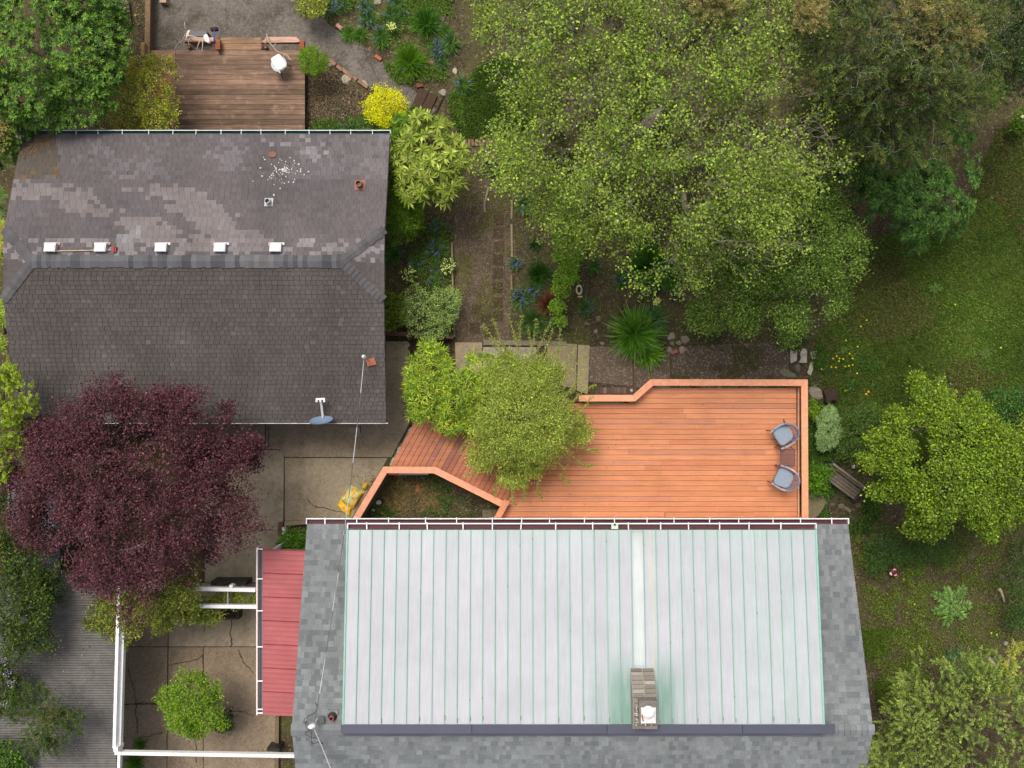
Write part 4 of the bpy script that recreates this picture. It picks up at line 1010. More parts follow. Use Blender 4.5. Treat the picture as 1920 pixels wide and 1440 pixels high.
def branchy(name, label, cat, pls, z, col=S(214,200,176), rad=.018):
    mb = MB()
    for pl in pls:
        pts = np.array([P(x, y, z)+np.array([0, 0, zz]) for x, y, zz in pl]); k = len(pts)
        mb.tube(pts, np.linspace(rad, rad*.45, k)*(1 if len(pl) > 2 else .8), 7, col)
    return tag(mb.build(name, M['timber'], loc=tuple(P(pls[0][0][0], pls[0][0][1], z))), label, cat)
branchy('driftwood_branch', 'pale forked driftwood branch lying left of the small deck step', 'branch', [[(353,70,.1),(362,71,.14),(372,74,.14),(384,76,.1)],[(361,71,.12),(356,78,.08),(354,84,0)],[(379,76,.1),(373,85,.05),(369,93,0)],[(383,76,.1),(381,86,.05),(379,95,0)]], .58)
branchy('driftwood_branch', 'mottled grey driftwood stick reaching to the left corner of the small deck', 'branch', [[(351,67,.12),(345,78,.1),(334,84,.05),(327,94,0)],[(349,72,.1),(346,82,.05),(345,89,0)],[(340,76,.1),(333,88,0)]], .58, S(168,155,150))
branchy('driftwood_branch', 'pale forked driftwood branch above the white grill', 'branch', [[(502,66,.12),(505,80,.1),(512,88,.08),(520,98,.05),(534,102,.0),(547,113,0)],[(513,90,.08),(521,81,.1)],[(503,68,.1),(497,84,0)],[(534,101,.02),(530,112,0)],[(528,100,.02),(540,104,0),(543,112,0)]], .58, S(190,176,150))
branchy('garden_stick', 'short yellowish stick on the gravel above the left driftwood', 'stick', [[(346,42,0),(347.5,56,0)]], .03, S(205,190,150), .014)
def blob_obj(name, label, cat, px, py, w, h, z, col, hz, rz=0, mat='stone', seed=1):
    mb = MB(); s = m_per_px(z)/2; c = P(px, py, z); rock_mesh(mb, c, w*s, h*s, hz, math.radians(rz), col, seed, .2, 2)
    return tag(mb.build(name, M[mat], loc=tuple(c)), label, cat)
blob_obj('white_shell', 'large white shell on the left bench frame behind the garage', 'shell', 388, 73, 10, 18, .64, S(235,228,228), .08, 20)
blob_obj('white_shell', 'narrow pinkish white shell upright beside the left driftwood', 'shell', 352.5, 64, 5, 17, .66, S(226,210,205), .05, -22)
t = thing('hand_broom', 'blue-handled brush with dark bristles by the left bench frame', 'brush', (*P(402, 66, 0)[:2], .0))
mb = MB(); a, b = P(401.5, 57, .5), P(401, 78, .62); mb.tube([a, b], .018, 8, S(50,85,170)); mb.build('handle', M['plastic'], t)
mb = MB(); a = P(402, 55, .4); mb.box(a, (.2, .08, .12), .1, S(70,48,44)); mb.build('bristles', M['fabric'], t)
mb = MB(); a = P(370, 66, .3); mb.box((a[0], a[1], .2), (.65, .16, .4), 0, S(52,52,60)); tag(mb.build('storage_bin', M['plastic'], loc=(a[0], a[1], 0)), 'dark low bin behind the left driftwood branch', 'bin')
mb = MB(); a, b = P(277.5, -30, .45), P(275.5, 101, .45); mb.beam((a[0], a[1], .42), (b[0], b[1], .42), .15, .06, S(128,106,82))
mb.beam((a[0]+.0, a[1], .2), (b[0]+.0, b[1], .2), .04, .38, S(112,92,72)); tag(mb.build('garden_fence', M['timber'], loc=(a[0], a[1], 0)), 'narrow brown timber fence between the laurel hedge and the gravel yard', 'fence')
mb = MB(); a = P(273, 104, .4); mb.box((a[0], a[1]+.1, .3), (.11, .42, .6), 0, S(150,118,80)); tag(mb.build('fence_post', M['timber'], loc=(a[0], a[1], 0)), 'short brown post stub left of the small deck corner', 'post')
mb = MB(); a = P(305, 0, .2); mb.box((a[0], a[1]+.05, .1), (.2, .25, .2), 0, S(176,150,130)); tag(mb.build('wooden_block', M['timber'], loc=(a[0], a[1], 0)), 'pale wooden block on the gravel at the top picture edge', 'block')
mb = MB()
for k in range(6): q = P(239+k*1.0, 6+k*8, .1); mb.box((q[0]-.1, q[1], .1), (.3, .10, .06), 0, S(98,82,78))
tag(mb.build('boardwalk', M['timber'], loc=tuple(P(240, 20, 0))), 'dark boards beside the laurel hedge at the top edge', 'boards')

# ------------------------------------------------------------------ patio and walkway slabs
CB, CT = S(150,138,118), S(160,149,130)
def pslab(p, label, col=CB, mat='concrete', h=.03, z0=0.0): return slab(p, label, col, 'concrete_slab', 'concrete slab', h, mat, None, z0)
pslab([(384,844),(520,844),(527,847),(532,857),(530,1092),(384,1092)], 'large pale concrete slab with rounded corner right of the maroon tree', CT, h=.045)
pslab([(534,859),(727,859),(700,905),(655,978),(534,978)], 'stained concrete slab beside the yellow bags above the house gutter', CB, h=.028)
pslab([(498.5,700),(724,700),(724,640),(768,640),(769,790),(734,857),(534,857),(524,843),(498.5,842)], 'L-shaped aggregate concrete slab around the lower right garage corner', S(146,132,114), h=.030)
pslab([(300,700),(496.5,700),(496.5,842),(300,842)], 'aggregate concrete slab under the garage eave left of the joint', S(140,125,108), h=.030)
pslab([(240,1094),(314.5,1094),(314.5,1212),(232,1212)], 'cracked patio slab under the left end of the vine', S(142,126,108))
pslab([(316,1094),(524,1094),(524,1212),(316,1212)], 'pale patio slab with two cracks under the vine planter', S(156,142,124), h=.034)
pslab([(231,1213.5),(314,1213.5),(312.5,1319.5),(227,1319.5)], 'patio slab left of the bright green shrub beside the white beams', S(138,121,103))
pslab([(227,1321),(312.5,1321),(312,1460),(224,1460)], 'patio slab in the lower left corner with the grass clumps', S(138,121,103))
pslab([(316,1213.5),(380.5,1213.5),(380.5,1460),(313.5,1460)], 'narrow patio slab under the left half of the bright green shrub', S(136,120,102))
pslab([(382,1213.5),(524,1213.5),(524,1460),(382,1460)], 'patio slab between the bright green shrub and the red patio cover', S(138,122,104))
mb = MB(); rc_ = np.random.default_rng(77)
CR = [[(270,1158),(262,1180),(252,1196),(249,1212)],[(385,1158),(382,1185)],[(436,1160),(431,1185),(434,1198),(431,1213)],[(380,1226),(371,1235),(345,1243),(316,1247)],[(447,1220),(455,1240),(475,1262)],
      [(240,1255),(250,1290),(256,1320),(256,1345),(258,1375)],[(232,1322),(256,1319),(295,1320)],[(258,1385),(285,1378),(320,1372),(345,1345)],[(428,1334),(445,1332),(475,1342)],[(452,991),(480,995),(505,993),(525,995)],[(366,1380),(368,1430)],[(381,1226),(380,1270)],[(250,1180),(258,1190)],[(502,800),(503,838)],[(575,935),(590,950),(640,960)]]
for cr in CR:
    pts = []
    for i in range(len(cr)-1):
        a, b = np.array(cr[i], float), np.array(cr[i+1], float); k = max(2, int(np.linalg.norm(b-a)/5))
        for t_ in np.linspace(0, 1, k, endpoint=False): pts.append(a+(b-a)*t_+rc_.normal(0, .9, 2))
    pts.append(np.array(cr[-1], float)); W = [P(x, y, .05)[:2] for x, y in pts]
    for i in range(len(W)-1):
        d = unit(W[i+1]-W[i]); nn = np.array([-d[1], d[0]])*rc_.uniform(.006, .014); e = d*.004
        mb.quads([[(*(W[i]-nn-e), .0485), (*(W[i+1]-nn+e), .0485), (*(W[i+1]+nn+e), .0485), (*(W[i]+nn-e), .0485)]], S(72,58,44))
tag(mb.build('patio_cracks', M['soil']), kind='structure')
D1, D2 = S(112,98,84), S(98,86,72)
slab([(853,642),(904,642),(904,698),(855,700)], 'tan aggregate slab at the left end of the garden walkway', S(150,134,112))
slab([(906,651),(1006,651),(1000,722),(906,700)], 'smooth grey slab behind the sprouting shrub', S(150,142,128), mat='concrete', h=.05)
slab([(906,637),(1062,640),(1062,648),(906,647)], 'thin grey kerb strip above the smooth grey slab', S(120,110,98), mat='concrete', h=.07)
slab([(1027,643),(1082,645),(1080,730),(1024,716)], 'smooth khaki slab half under the sprouting shrub', S(148,136,106), mat='concrete', h=.05)
slab([(1084,646),(1106,648),(1102,739),(1082,733)], 'narrow pale khaki kerb block at the end of the smooth slabs', S(164,152,118), mat='concrete', h=.09)
slab([(1107,650),(1185,652),(1187,725),(1103,716)], 'pebbled slab below the big strappy clump', D1)
slab([(1187.5,668),(1256,662),(1257,732),(1188.5,727)], 'pebbled slab next to the little rock ring', D1)
slab([(1259,652),(1372,645),(1392,740),(1259,740)], 'dark mossy pebbled slab above the deck rail', D2, h=.02)
slab([(1374,645),(1478,640),(1480,712),(1392,740)], 'dark pebbled slab left of the pale stepping stones', D2, h=.02)
mb = MB(); rr_ = np.random.default_rng(3)
for i in range(12):
    for j in range(2):
        c = P(1122+i*6.2, 732+j*12, .03); mb.box((c[0], c[1], .015), (.088, .18, .03), 0, np.array(S(112,92,84) if rr_.random() < .6 else S(128,104,98))*math.exp(rr_.normal(0, .1)))
tag(mb.build('brick_paving', M['brick']), kind='structure')
mb = MB()
for i in range(5):
    for j in range(10):
        c = P(773+i*16.5+(j % 2)*4, 640+j*6.5, .03); mb.box((c[0], c[1], .015), (.25, .092, .03), 0, np.array(S(62,48,42))*math.exp(rr_.normal(0, .2)))
tag(mb.build('brick_steps', M['brick']), kind='structure')
def bar(a, b, wd, h, label, col, name='edging', cat='edging', mat='timber', z0=0):
    pa, pb = P(*a, z0+h), P(*b, z0+h); mb = MB(); mb.beam((pa[0], pa[1], z0+h/2), (pb[0], pb[1], z0+h/2), wd, h, col)
    return tag(mb.build(name, M[mat], loc=(pa[0], pa[1], z0)), label, cat)
bar((722,625),(788,627), .13, .35, 'dark red brick kerb beside the garage at the end of the bed', S(92,68,60), 'brick_kerb', 'kerb', 'brick')
bar((788,632),(850,632), .10, .3, 'thin red brick kerb above the dark brick steps', S(98,72,62), 'brick_kerb', 'kerb', 'brick')
bar((847,455),(849,545), .045, .16, 'pale upper timber edging board left of the dirt path', S(138,126,110))
bar((852,560),(852,632), .05, .16, 'grey lower timber edging board left of the dirt path', S(110,100,88))
bar((960,375),(959,410), .05, .06, 'upper pale timber edging right of the dirt path', S(140,124,104)); bar((959,420),(960,482), .055, .07, 'middle pale timber edging right of the stepping pavers', S(146,128,106)); bar((959,515),(959,545), .055, .07, 'lower pale timber edging right of the stepping pavers', S(128,108,90))
bar((916,350),(909,378), .06, .06, 'pale timber strip in the moss above the stepping pavers', S(150,134,114)); bar((908,378),(909,398), .06, .06, 'grey end of the timber strip in the moss', S(128,116,102))
bar((519,1345),(518,1460), .12, .14, 'timber edging between patio and the dark strip beside the house', S(120,104,84))
bar((500,1406),(524,1406), .08, .5, 'dark metal bracket near the lower patio edge', S(66,66,62), 'bracket', 'bracket', 'metal')
bar((583,975),(604,975), .14, .22, 'left timber edging of the small bed at the house corner', S(176,158,130)); bar((533,982),(577,979), .12, .22, 'upper timber edging of the small bed by the house corner', S(148,132,110)); bar((526,980),(525,1006), .14, .2, 'brown end timber of the small bed by the red patio cover', S(110,80,66))
mb = MB(); c = P(532, 996, .3); mb.box((c[0], c[1], .15), (.1, .22, .3), 0, S(225,222,215)); tag(mb.build('white_block', M['paint'], loc=(c[0], c[1], 0)), 'small upright white block in the bed corner above the patio cover', 'block')
mb = MB(); c = P(550, 1300, .2); mb.box((c[0]+.22, c[1]-1.1, .6), (.10, .35, .3), .0, S(170,44,66)); 
tag(mb.build('red_sign_box', M['plastic'], loc=(c[0], c[1]-1.2, .3)), 'bright red box peeping out from under the lower left roof edge', 'box')
gp = 'square dark stepping pavers in the dirt path'
for i, (x, y) in enumerate([(935,412),(935,437),(936,462),(934,487),(933,512),(933,540),(934,567),(934,592),(893,581),(912,597),(890,615),(918,622)]):
    c = P(x, y, .02); mb = MB(); s_ = .30; mb.box((c[0], c[1], .008), (s_, s_, .022), random.Random(i).uniform(-.06, .06), np.array(S(70,58,42))*math.exp(random.Random(i).gauss(0, .1)))
    w_ = ['first','second','third','fourth','fifth','sixth','seventh','eighth'][i]+' dark square paver counted from the top of the dirt path' if i < 8 else ['small sunken paver on the left of the mossy cluster','paver in the middle of the mossy cluster','lower left paver of the mossy cluster','lower right paver of the mossy cluster'][i-8]
    tag(mb.build('stepping_paver', M['stone'], loc=(c[0], c[1], 0)), w_, 'paver', gp)
# brick edging rows
for i in range(9):
    c = P(873+i*6.6, 267, .06); mb = MB(); mb.box((c[0], c[1], .03), (.075, .20, .07), random.Random(i).uniform(-.08, .08), np.array(S(132,106,86))*math.exp(random.Random(i+5).gauss(0, .12)))
    tag(mb.build('edging_brick', M['brick'], loc=(c[0], c[1], 0)), ['leftmost','second from left','third from left','fourth from left','middle (fifth)','sixth from left','seventh from left','second to last','rightmost'][i]+' upright brown brick in the short row across the dirt path', 'brick', 'bricks in the row across the path')
for i, (x, y, rz, col) in enumerate([(624,117,-40,0),(636,127,-40,0),(646,133,-42,0),(655,142,-42,0),(666,147,-40,0),(674,153,-35,0),(684,160,-35,0)]):
    c = P(x, y, .06); mb = MB(); mb.box((c[0], c[1], .03), (.20, .095, .07), math.radians(rz), np.array(S(146,112,94))*math.exp(random.Random(i).gauss(0, .1)))
    tag(mb.build('edging_brick', M['brick'], loc=(c[0], c[1], 0)), ['uppermost','second','third','fourth','fifth','sixth','lowest'][i]+' worn brick of the diagonal row along the lower side of the gravel path', 'brick', 'bricks along the lower side of the gravel path')
for x, y, rz, col, lab in ((636,50,-38,S(206,150,140),'pink brick at the upper edge of the gravel path'),(709,108,-35,S(172,102,80),'orange brick beside the bed above the gravel path'),(792,150,25,S(126,84,66),'rusty brick under the round grass tuft'),(787,160,10,S(122,82,72),'reddish brick at the end of the gravel path'),(783,916,78,S(180,96,60),'orange brick in the well between the deck arms'),(1264,660,20,S(170,110,90),'small red brick in the rock ring')):
    c = P(x, y, .06); mb = MB(); mb.box((c[0], c[1], .04), (.21, .10, .07), math.radians(rz), col); tag(mb.build('brick', M['brick'], loc=(c[0], c[1], 0)), lab, 'brick')
for i, (x0, y0, x1, y1) in enumerate(((795,168,775,212),(812,176,790,222),(833,178,812,222))):
    bar((x0, y0), (x1, y1), .28 if i < 2 else .05, .10-.03*i, ['upper','middle','lowest'][i]+' dark earth step at the end of the gravel path', S(74,58,46) if i < 2 else S(52,42,34), 'garden_step', 'step')
# rocks
ROCKS = [(650,149,20,18,S(165,155,135),20,'pale lumpy rock below the diagonal brick edging'),(737,121,14,11,S(165,140,125),0,'small pinkish rock beside the gravel path bend'),(739,84,12,13,S(125,108,92),0,'brown rock above the round grass tuft'),(808,116,12,12,S(140,112,95),0,'brown stone right of the round grass tuft'),(853,134,9,12,S(175,165,150),0,'small pale stone near the drooping tree'),(830,174,14,12,S(150,142,130),0,'grey stone on the garden steps'),(708,4,16,14,S(150,140,120),0,'tan rock at the top edge of the upper bed'),(622,121,14,10,S(130,118,105),30,'grey rock by the round bush'),(828,35,12,14,S(120,112,108),20,'dark grey rock right of the tall grass tuft'),(708,30,12,12,S(130,125,105),10,'mossy rock in the bluebell bed'),(767,51,12,9,S(150,145,120),10,'pale rock left of the tall grass tuft'),(674,51,9,9,S(120,125,128),0,'bluish stone by the pink brick'),(684,157,14,10,S(165,148,135),-35,'pale stone at the end of the brick edging'),
 (920,311,0,0,0,0,None),
 (1122,598,11,13,S(120,108,90),10,'upper grey stone of the little heap left of the strappy clump'),(1117,622,9,9,S(140,128,112),0,'round stone of the little heap left of the strappy clump'),(1129,644,7,6,S(150,138,120),0,'lowest stone of the little heap left of the strappy clump'),(1100,607,12,8,S(110,98,84),0,'flat stone below the small bluebell clump'),(1142,614,8,9,S(132,120,106),0,'small stone near the upper stone heap'),
 (1258,631,17,13,S(150,140,125),35,'largest rock of the little rock ring'),(1284,637,17,15,S(140,126,110),-20,'right-hand rock of the little rock ring'),(1260,644,9,8,S(135,122,108),0,'small upper rock of the little rock ring'),(1273,643,10,8,S(140,128,114),0,'small middle rock of the little rock ring'),(1255,656,10,12,S(150,138,120),0,'lower left rock of the little rock ring'),(1279,656,14,14,S(154,138,120),30,'lower right rock of the little rock ring'),
 (1475,701,34,14,S(122,116,98),-20,'mossy flat rock at the deck rail left of the pale stones'),(1495,690,11,15,S(110,100,92),0,'dark round stone below the pale stepping stones'),(1531,738,34,22,S(138,128,112),-35,'grey flat rock at the upper right deck corner'),
 (1524,930,0,0,0,0,None),(1544,921,11,10,S(110,104,92),0,'small rock above the pair of round rocks by the deck'),(1547,932,14,12,S(126,116,100),0,'round rock beside the mossy boulder'),(1546,943,13,10,S(134,122,104),0,'tan round rock beside the mossy boulder'),(1560,946,12,9,S(100,92,76),20,'dark rock below the garden bench'),(1577,949,12,10,S(120,112,92),10,'grey rock below the garden bench'),(1589,955,16,8,S(135,126,104),-30,'pale long rock below the garden bench'),(1610,948,15,12,S(115,98,80),20,'brown rock right of the rocks below the bench'),(1590,905,0,0,0,0,None),(1574,836,10,14,S(128,112,100),20,'pinkish rock below the silvery shrub'),(1594,885,14,10,S(96,88,72),0,'dark rock right of the garden bench'),
 (1820,1040,22,18,S(98,84,70),0,'dark round earth mound under the yellow-green tree'),(1878,1082,9,12,S(120,112,100),0,'grey stone above the pale driftwood piece'),(1890,1113,14,14,S(120,100,76),0,'brown round stone right of the pale driftwood piece'),(1886,1206,8,8,S(170,165,160),0,'small white stone above the conifer leader'),(740,100,10,8,S(110,92,78),0,'dark stone under the bluebells of the upper bed')]
for x, y, w_, h_, col, rz, lab in ROCKS:
    if lab: rock(x, y, w_, h_, lab, col, rz, .05+.0022*w_)
mb = MB(); mb.prism(rough_poly([(1512,900),(1520,905),(1532,918),(1543,938),(1538,952),(1528,966),(1512,975),(1500,940)], .02, .1, 3), 0, .22, S(118,110,84)); c = P(1525, 935, .2)
tag(mb.build('boulder', M['stone'], loc=(c[0], c[1], 0)), 'large flat mossy boulder at the lower right of the deck rail', 'boulder')
for pl, lab in (([(1482,656),(1491,659),(1495,655),(1494,676),(1484,681),(1482,679)], 'leftmost of the pale flat stepping stones by the lawn'),([(1500,664),(1505,652),(1513,656),(1513,680),(1498,680),(1502,672)], 'tallest of the pale flat stepping stones by the lawn'),([(1519,660),(1533,657),(1534,672),(1523,673)], 'squarish pale stepping stone at the lawn edge'),([(1519,680),(1526,678),(1524,694),(1520,704),(1514,700)], 'narrow lowest pale stepping stone near the deck corner')):
    slab(pl, lab, S(182,174,160), 'stepping_stone', 'stepping stone', .05, 'stone')
for i in range(13):                                       # rubble edge beside the ramp
    t_ = i/12; x, y = 783-t_*47+random.Random(i).uniform(-2, 2), 786+t_*82; c = S(196,190,178) if i % 3 != 1 else S(150,142,118)
    rock(x, y, 9+random.Random(i).random()*6, 9, ['topmost','second','third','fourth','fifth','sixth','seventh','eighth','ninth','tenth','eleventh','second to last','bottom'][i]+' rough stone of the rubble row along the ramp end', c, random.Random(i).uniform(20, 80), .10, 'edging_stone', 'stone', 'stones along the ramp end')
# little things
t = thing('garden_bench', 'weathered grey slatted garden bench half in the bushes right of the deck', 'bench', (*P(1579, 901, .4)[:2], 0))
c = P(1579, 901, .45); ang = math.radians(-36.5); ca, sa = math.cos(ang), math.sin(ang)
L2W = lambda x, y, z: (c[0]+x*ca-y*sa, c[1]+x*sa+y*ca, z)
for k, (y, z) in enumerate(((-.21,.43),(-.12,.44),(-.03,.44),(.06,.44))):
    mb = MB(); mb.box(L2W(0, y, z), (1.22, .075, .03), ang, np.array(S(122,110,98))*(1-.04*k)); mb.build('seat_slat', M['timber'], t)
for k, (y, z) in enumerate(((.155,.55),(.20,.68))):
    mb = MB(); mb.box(L2W(0, y, z), (1.24, .06, .09), ang, S(128,116,102)); mb.build('back_slat', M['timber'], t)
for sx in (-1, 1):
    mb = MB(); 
    mb.beam(L2W(sx*.64, -.27, .45), L2W(sx*.64, .22, .47), .04, .04, S(78,82,88)); mb.beam(L2W(sx*.64, .16, .0), L2W(sx*.64, .23, .74), .04, .04, S(78,82,88)); mb.beam(L2W(sx*.64, -.25, 0), L2W(sx*.64, -.25, .45), .04, .04, S(78,82,88))
    mb.build('end_frame', M['metal'], t)
c = P(1558, 742, .2); t = thing('tree_stump', 'dark mossy cut stump at the lawn edge right of the deck corner', 'stump', (c[0], c[1], 0))
mb = MB(); rock_mesh(mb, (c[0], c[1], .12), .23, .27, .24, .2, S(66,54,46), 77, .24, 3); mb.build('wood', M['bark'], t)
c = P(921, 310, .3); mb = MB(); mb.lathe((c[0], c[1], 0), [(.16, 0), (.2, .12), (.22, .25), (.19, .25), (.17, .2)], 18, S(50,42,36)); mb.box((c[0]+.0, c[1]+.08, .26), (.18, .07, .05), -.2, S(150,140,120)); mb.box((c[0], c[1]-.13, .22), (.3, .03, .05), 0, S(90,82,72))
tag(mb.build('garden_pot', M['stone'], loc=(c[0], c[1], 0)), 'dark round pot with pale rim piece at the top of the dirt path', 'pot')
c = P(1086, 543, .1); t = thing('stone_ring', 'pale oval stone ring ornament on the soil left of the strappy clump', 'ornament', (c[0], c[1], 0)); mb = MB()
for a in np.linspace(0, 2*math.pi, 14, endpoint=False): rock_mesh(mb, (c[0]+.075*math.cos(a), c[1]+.125*math.sin(a), .05), .033, .037, .05, a, S(214,202,165), int(a*10), .2, 1)
for k in range(5): rock_mesh(mb, (c[0]+.02+.03*k-.05, c[1]-.20-.015*(k % 2), .04), .03, .025, .03, k, S(205,190,150), k, .2, 1)
mb.build('ring', M['stone'], t)
c = P(1677, 1073, .3); t = thing('toadstool_ornament', 'dark red toadstool ornament with white spots in the bed right of the house', 'ornament', (c[0], c[1], 0))
mb = MB(); mb.lathe((c[0], c[1], 0), [(.06, 0), (.05, .2), (.145, .2), (.14, .24), (.10, .30), (.04, .335)], 18, S(110,34,40), 1, 1.15); mb.build('cap', M['plastic'], t)
for k, (dx, dy) in enumerate(((.005,.065),(.02,-.06),(-.09,-.045))):
    mb = MB(); mb.lathe((c[0]+dx, c[1]+dy, .27 if k < 2 else .255), [(.05, 0), (.048, .045), (.03, .052)], 14, S(226,208,205)); mb.lathe((c[0]+dx, c[1]+dy, .32 if k < 2 else .30), [(.016, 0), (.014, .006)], 8, S(190,150,150)); mb.build('spot', M['plastic'], t)
branchy('driftwood_piece', 'pale curved driftwood piece in the bed at the right picture edge', 'driftwood', [[(1872,1103,0),(1877,1110,.02),(1880,1120,.03),(1883,1128,.0)]], .08, S(182,172,152), .055)
branchy('garden_stick', 'thin pale stick on the lawn edge at the deck corner', 'stick', [[(1522,728,0),(1533,720,0)]], .05, S(200,192,176), .012)
branchy('garden_hose', 'thin dark hose lying across the gravel path', 'hose', [[(681,80,0),(686,100,0),(695,122,0),(706,143,0),(716,163,0)]], .03, S(84,76,64), .013)
branchy('thin_cane', 'thin cane lying over the mossy slab above the deck', 'cane', [[(1316,652,.1),(1303,682,.05),(1290,712,0)]], .06, S(120,112,80), .009)
blob_obj('white_pebble', 'small white ball on the soil inside the deck rail notch', 'pebble', 1184, 732, 5, 5, .05, S(225,222,205), .03)
blob_obj('white_marker', 'white rounded marker stone right of the garden bench', 'marker', 1600, 875, 5, 8, .15, S(215,212,200), .08, -25)
blob_obj('white_marker', 'narrow white stone below the pinkish rock by the silvery shrub', 'marker', 1581, 847, 4, 15, .12, S(210,205,190), .08, 10)
blob_obj('white_marker', 'white plant marker in the upper part of the well between the deck arms', 'marker', 710, 942, 10, 8, .1, S(210,208,205), .03, 20)
blob_obj('white_marker', 'white plant marker in the lower left of the well between the deck arms', 'marker', 700, 957, 6, 5, .1, S(222,222,222), .03, -20)
sheet('well_slab', [(905,955),(948,955),(935,990),(903,990)], .03, S(112,104,86), 'concrete', .01, 8)
# bags of soil leaning on the left deck rail
def bag(pts, label, cols, h, seed):
    rr = np.random.default_rng(seed); q = np.array([P(x, y, h)[:2] for x, y in pts]); ctr = q.mean(0); mb = MB(); n = 9
    e1, e2 = q[1]-q[0], q[3]-q[0]; V = []; 
    for j in range(n+1):
        for i in range(n+1):
            u_, v_ = i/n, j/n; p = q[0]*(1-u_)*(1-v_)+q[1]*u_*(1-v_)+q[2]*u_*v_+q[3]*(1-u_)*v_
            z = h*(.15+.85*(max(0, 16*u_*(1-u_)*v_*(1-v_)))**.35)+rr.normal(0, .012); V.append((*p, max(.03, z)))
    for j in range(n):
        for i in range(n):
            k = j*(n+1)+i; cx = fbm(np.array([i*.55+seed]), np.array([j*.55]))[0]
            mb.add([V[k], V[k+1], V[k+n+2], V[k+n+1]], [[0, 1, 2, 3]], np.array(cols[min(len(cols)-1, int(max(0, (cx-.25)*2)*len(cols)))])*math.exp(rr.normal(0, .05)))
    return tag(mb.build('soil_bag', M['plastic'], loc=(ctr[0], ctr[1], 0), smooth=True), label, 'bag')
OR, YE_, GR, PK = S(236,170,60), S(238,190,40), S(150,205,160), S(225,130,90)
bag([(633,938),(655,911),(682,924),(662,958)], 'crumpled yellow, orange and mint-green soil bag leaning on the left deck rail', [PK, OR, S(225,190,110), GR, S(214,205,110), OR], .3, 3)
bag([(629,949),(636,937),(659,952),(655,973)], 'bright yellow folded bag at the foot of the left deck rail next to the gutter', [YE_, OR, YE_, S(240,200,80)], .2, 6)
bag([(676,920),(680,907),(689,905),(688,918)], 'small lime-yellow bag corner behind the left deck rail', [S(200,190,40), S(220,180,70)], .2, 8)
mb = MB(); c = P(62, 798, .9); mb.box((c[0], c[1], .45), (.55, .4, .9), .3, S(20,60,120)); tag(mb.build('blue_barrel', M['plastic'], loc=(c[0], c[1], 0)), 'dark blue bin glimpsed between the green shrub and the maroon tree', 'bin')
# ------------------------------------------------------------------ loose ground stuff
r = np.random.default_rng(55)
def stuff_quads(name, pts, l, w_, pal, z=(.01, .05), roll=.6, elev=.4, mat='leaf', jit=.25, K=1, spread=.02, tone=None):
    n = len(pts)*K; idx = np.repeat(np.arange(len(pts)), K); q = pts[idx]+r.normal(0, spread, (n, 2))
    p = np.stack([q[:, 0], q[:, 1], r.uniform(z[0], z[1], n)], 1); d = r.normal(0, 1, (n, 3)); d[:, 2] = np.abs(d[:, 2])*elev
    c = palette(n, pal, r, jit)
    if tone is not None: c = c*tone(p[:, 0], p[:, 1])[:, None]
    mb = MB(); mb.quads(leafq(p, d, l*r.uniform(.6, 1.4, n), w_*r.uniform(.7, 1.3, n), r, roll, .05), c)
    return tag(mb.build(name, M[mat]), kind='stuff')
gd = lambda x, y: np.clip(.45+1.1*fbm(x*.8+5, y*.8+3), 0, 1)
GP = [S(84,118,54), S(74,108,50), S(100,128,60), S(62,92,44), S(122,128,68)]
tn = lambda x, y: np.clip(.25+1.65*fbm(x*.5+11, y*.5+2, 4), .5, 1.7)
def grow(poly, k):
    a = np.array(poly, float); c = a.mean(0); return [tuple(c+(p-c)*k) for p in a]
stuff_quads('fringe_grass', scatter(grow(LAWN, 1.13), 12000, dens=lambda x, y: np.clip((fbm(x*.9+2, y*.9+4, 3)-.46)*7, 0, 1), r=r), .08, .016, GP, K=3, spread=.04, elev=1.2)
stuff_quads('grass', np.concatenate([scatter(LAWN, 46000, dens=gd, r=r)]), .085, .016, GP, K=3, spread=.035, elev=1.2, tone=tn)
stuff_quads('strip_grass', scatter(STRIP, 5000, dens=gd, r=r), .085, .016, [S(72,100,38), S(60,88,34), S(88,112,42)], K=3, spread=.035, elev=1.2, tone=tn)
# brown thatch patches in the lawn
stuff_quads('dry_grass', scatter(LAWN, 15000, dens=lambda x, y: np.clip((fbm(x*.45+31, y*.45+8, 4)-.5)*9, 0, 1), r=r), .085, .016, [S(138,124,80), S(118,106,68), S(102,94,56)], K=2, elev=.8, z=(.03, .07))
SOILS = [[(560,-20),(880,-20),(880,230),(740,250),(575,250),(572,100),(600,100),(735,210),(800,215),(780,180),(600,30)], [(722,380),(850,380),(850,636),(722,636)], [(940,262),(1340,262),(1600,640),(1480,650),(965,650)],
         [(1480,640),(1640,640),(1640,1010),(1515,1010),(1515,710)], [(1590,985),(1960,950),(1960,1460),(1640,1460)], [(1560,200),(1960,60),(1960,260),(1640,480)], [(660,885),(820,885),(950,950),(940,990),(660,990)],
         [(165,-20),(275,-20),(275,100),(330,252),(60,252)], [(572,100),(735,215),(735,250),(572,250)], [(-60,800),(40,800),(120,1100),(60,1300),(-60,1460)]]
allp = np.concatenate([scatter(s_, int(2600), r=r) for s_ in SOILS]+[scatter(SOILS[4], 6000, r=r), scatter(SOILS[2], 5000, r=r), scatter(SOILS[8], 2500, r=r)])
stuff_quads('leaf_litter', allp, .05, .028, [S(112,98,74), S(92,80,60), S(132,118,92), S(66,56,44), S(152,138,108), S(80,76,48)], z=(.008, .03), elev=.15, mat='soil' if False else 'leaf')
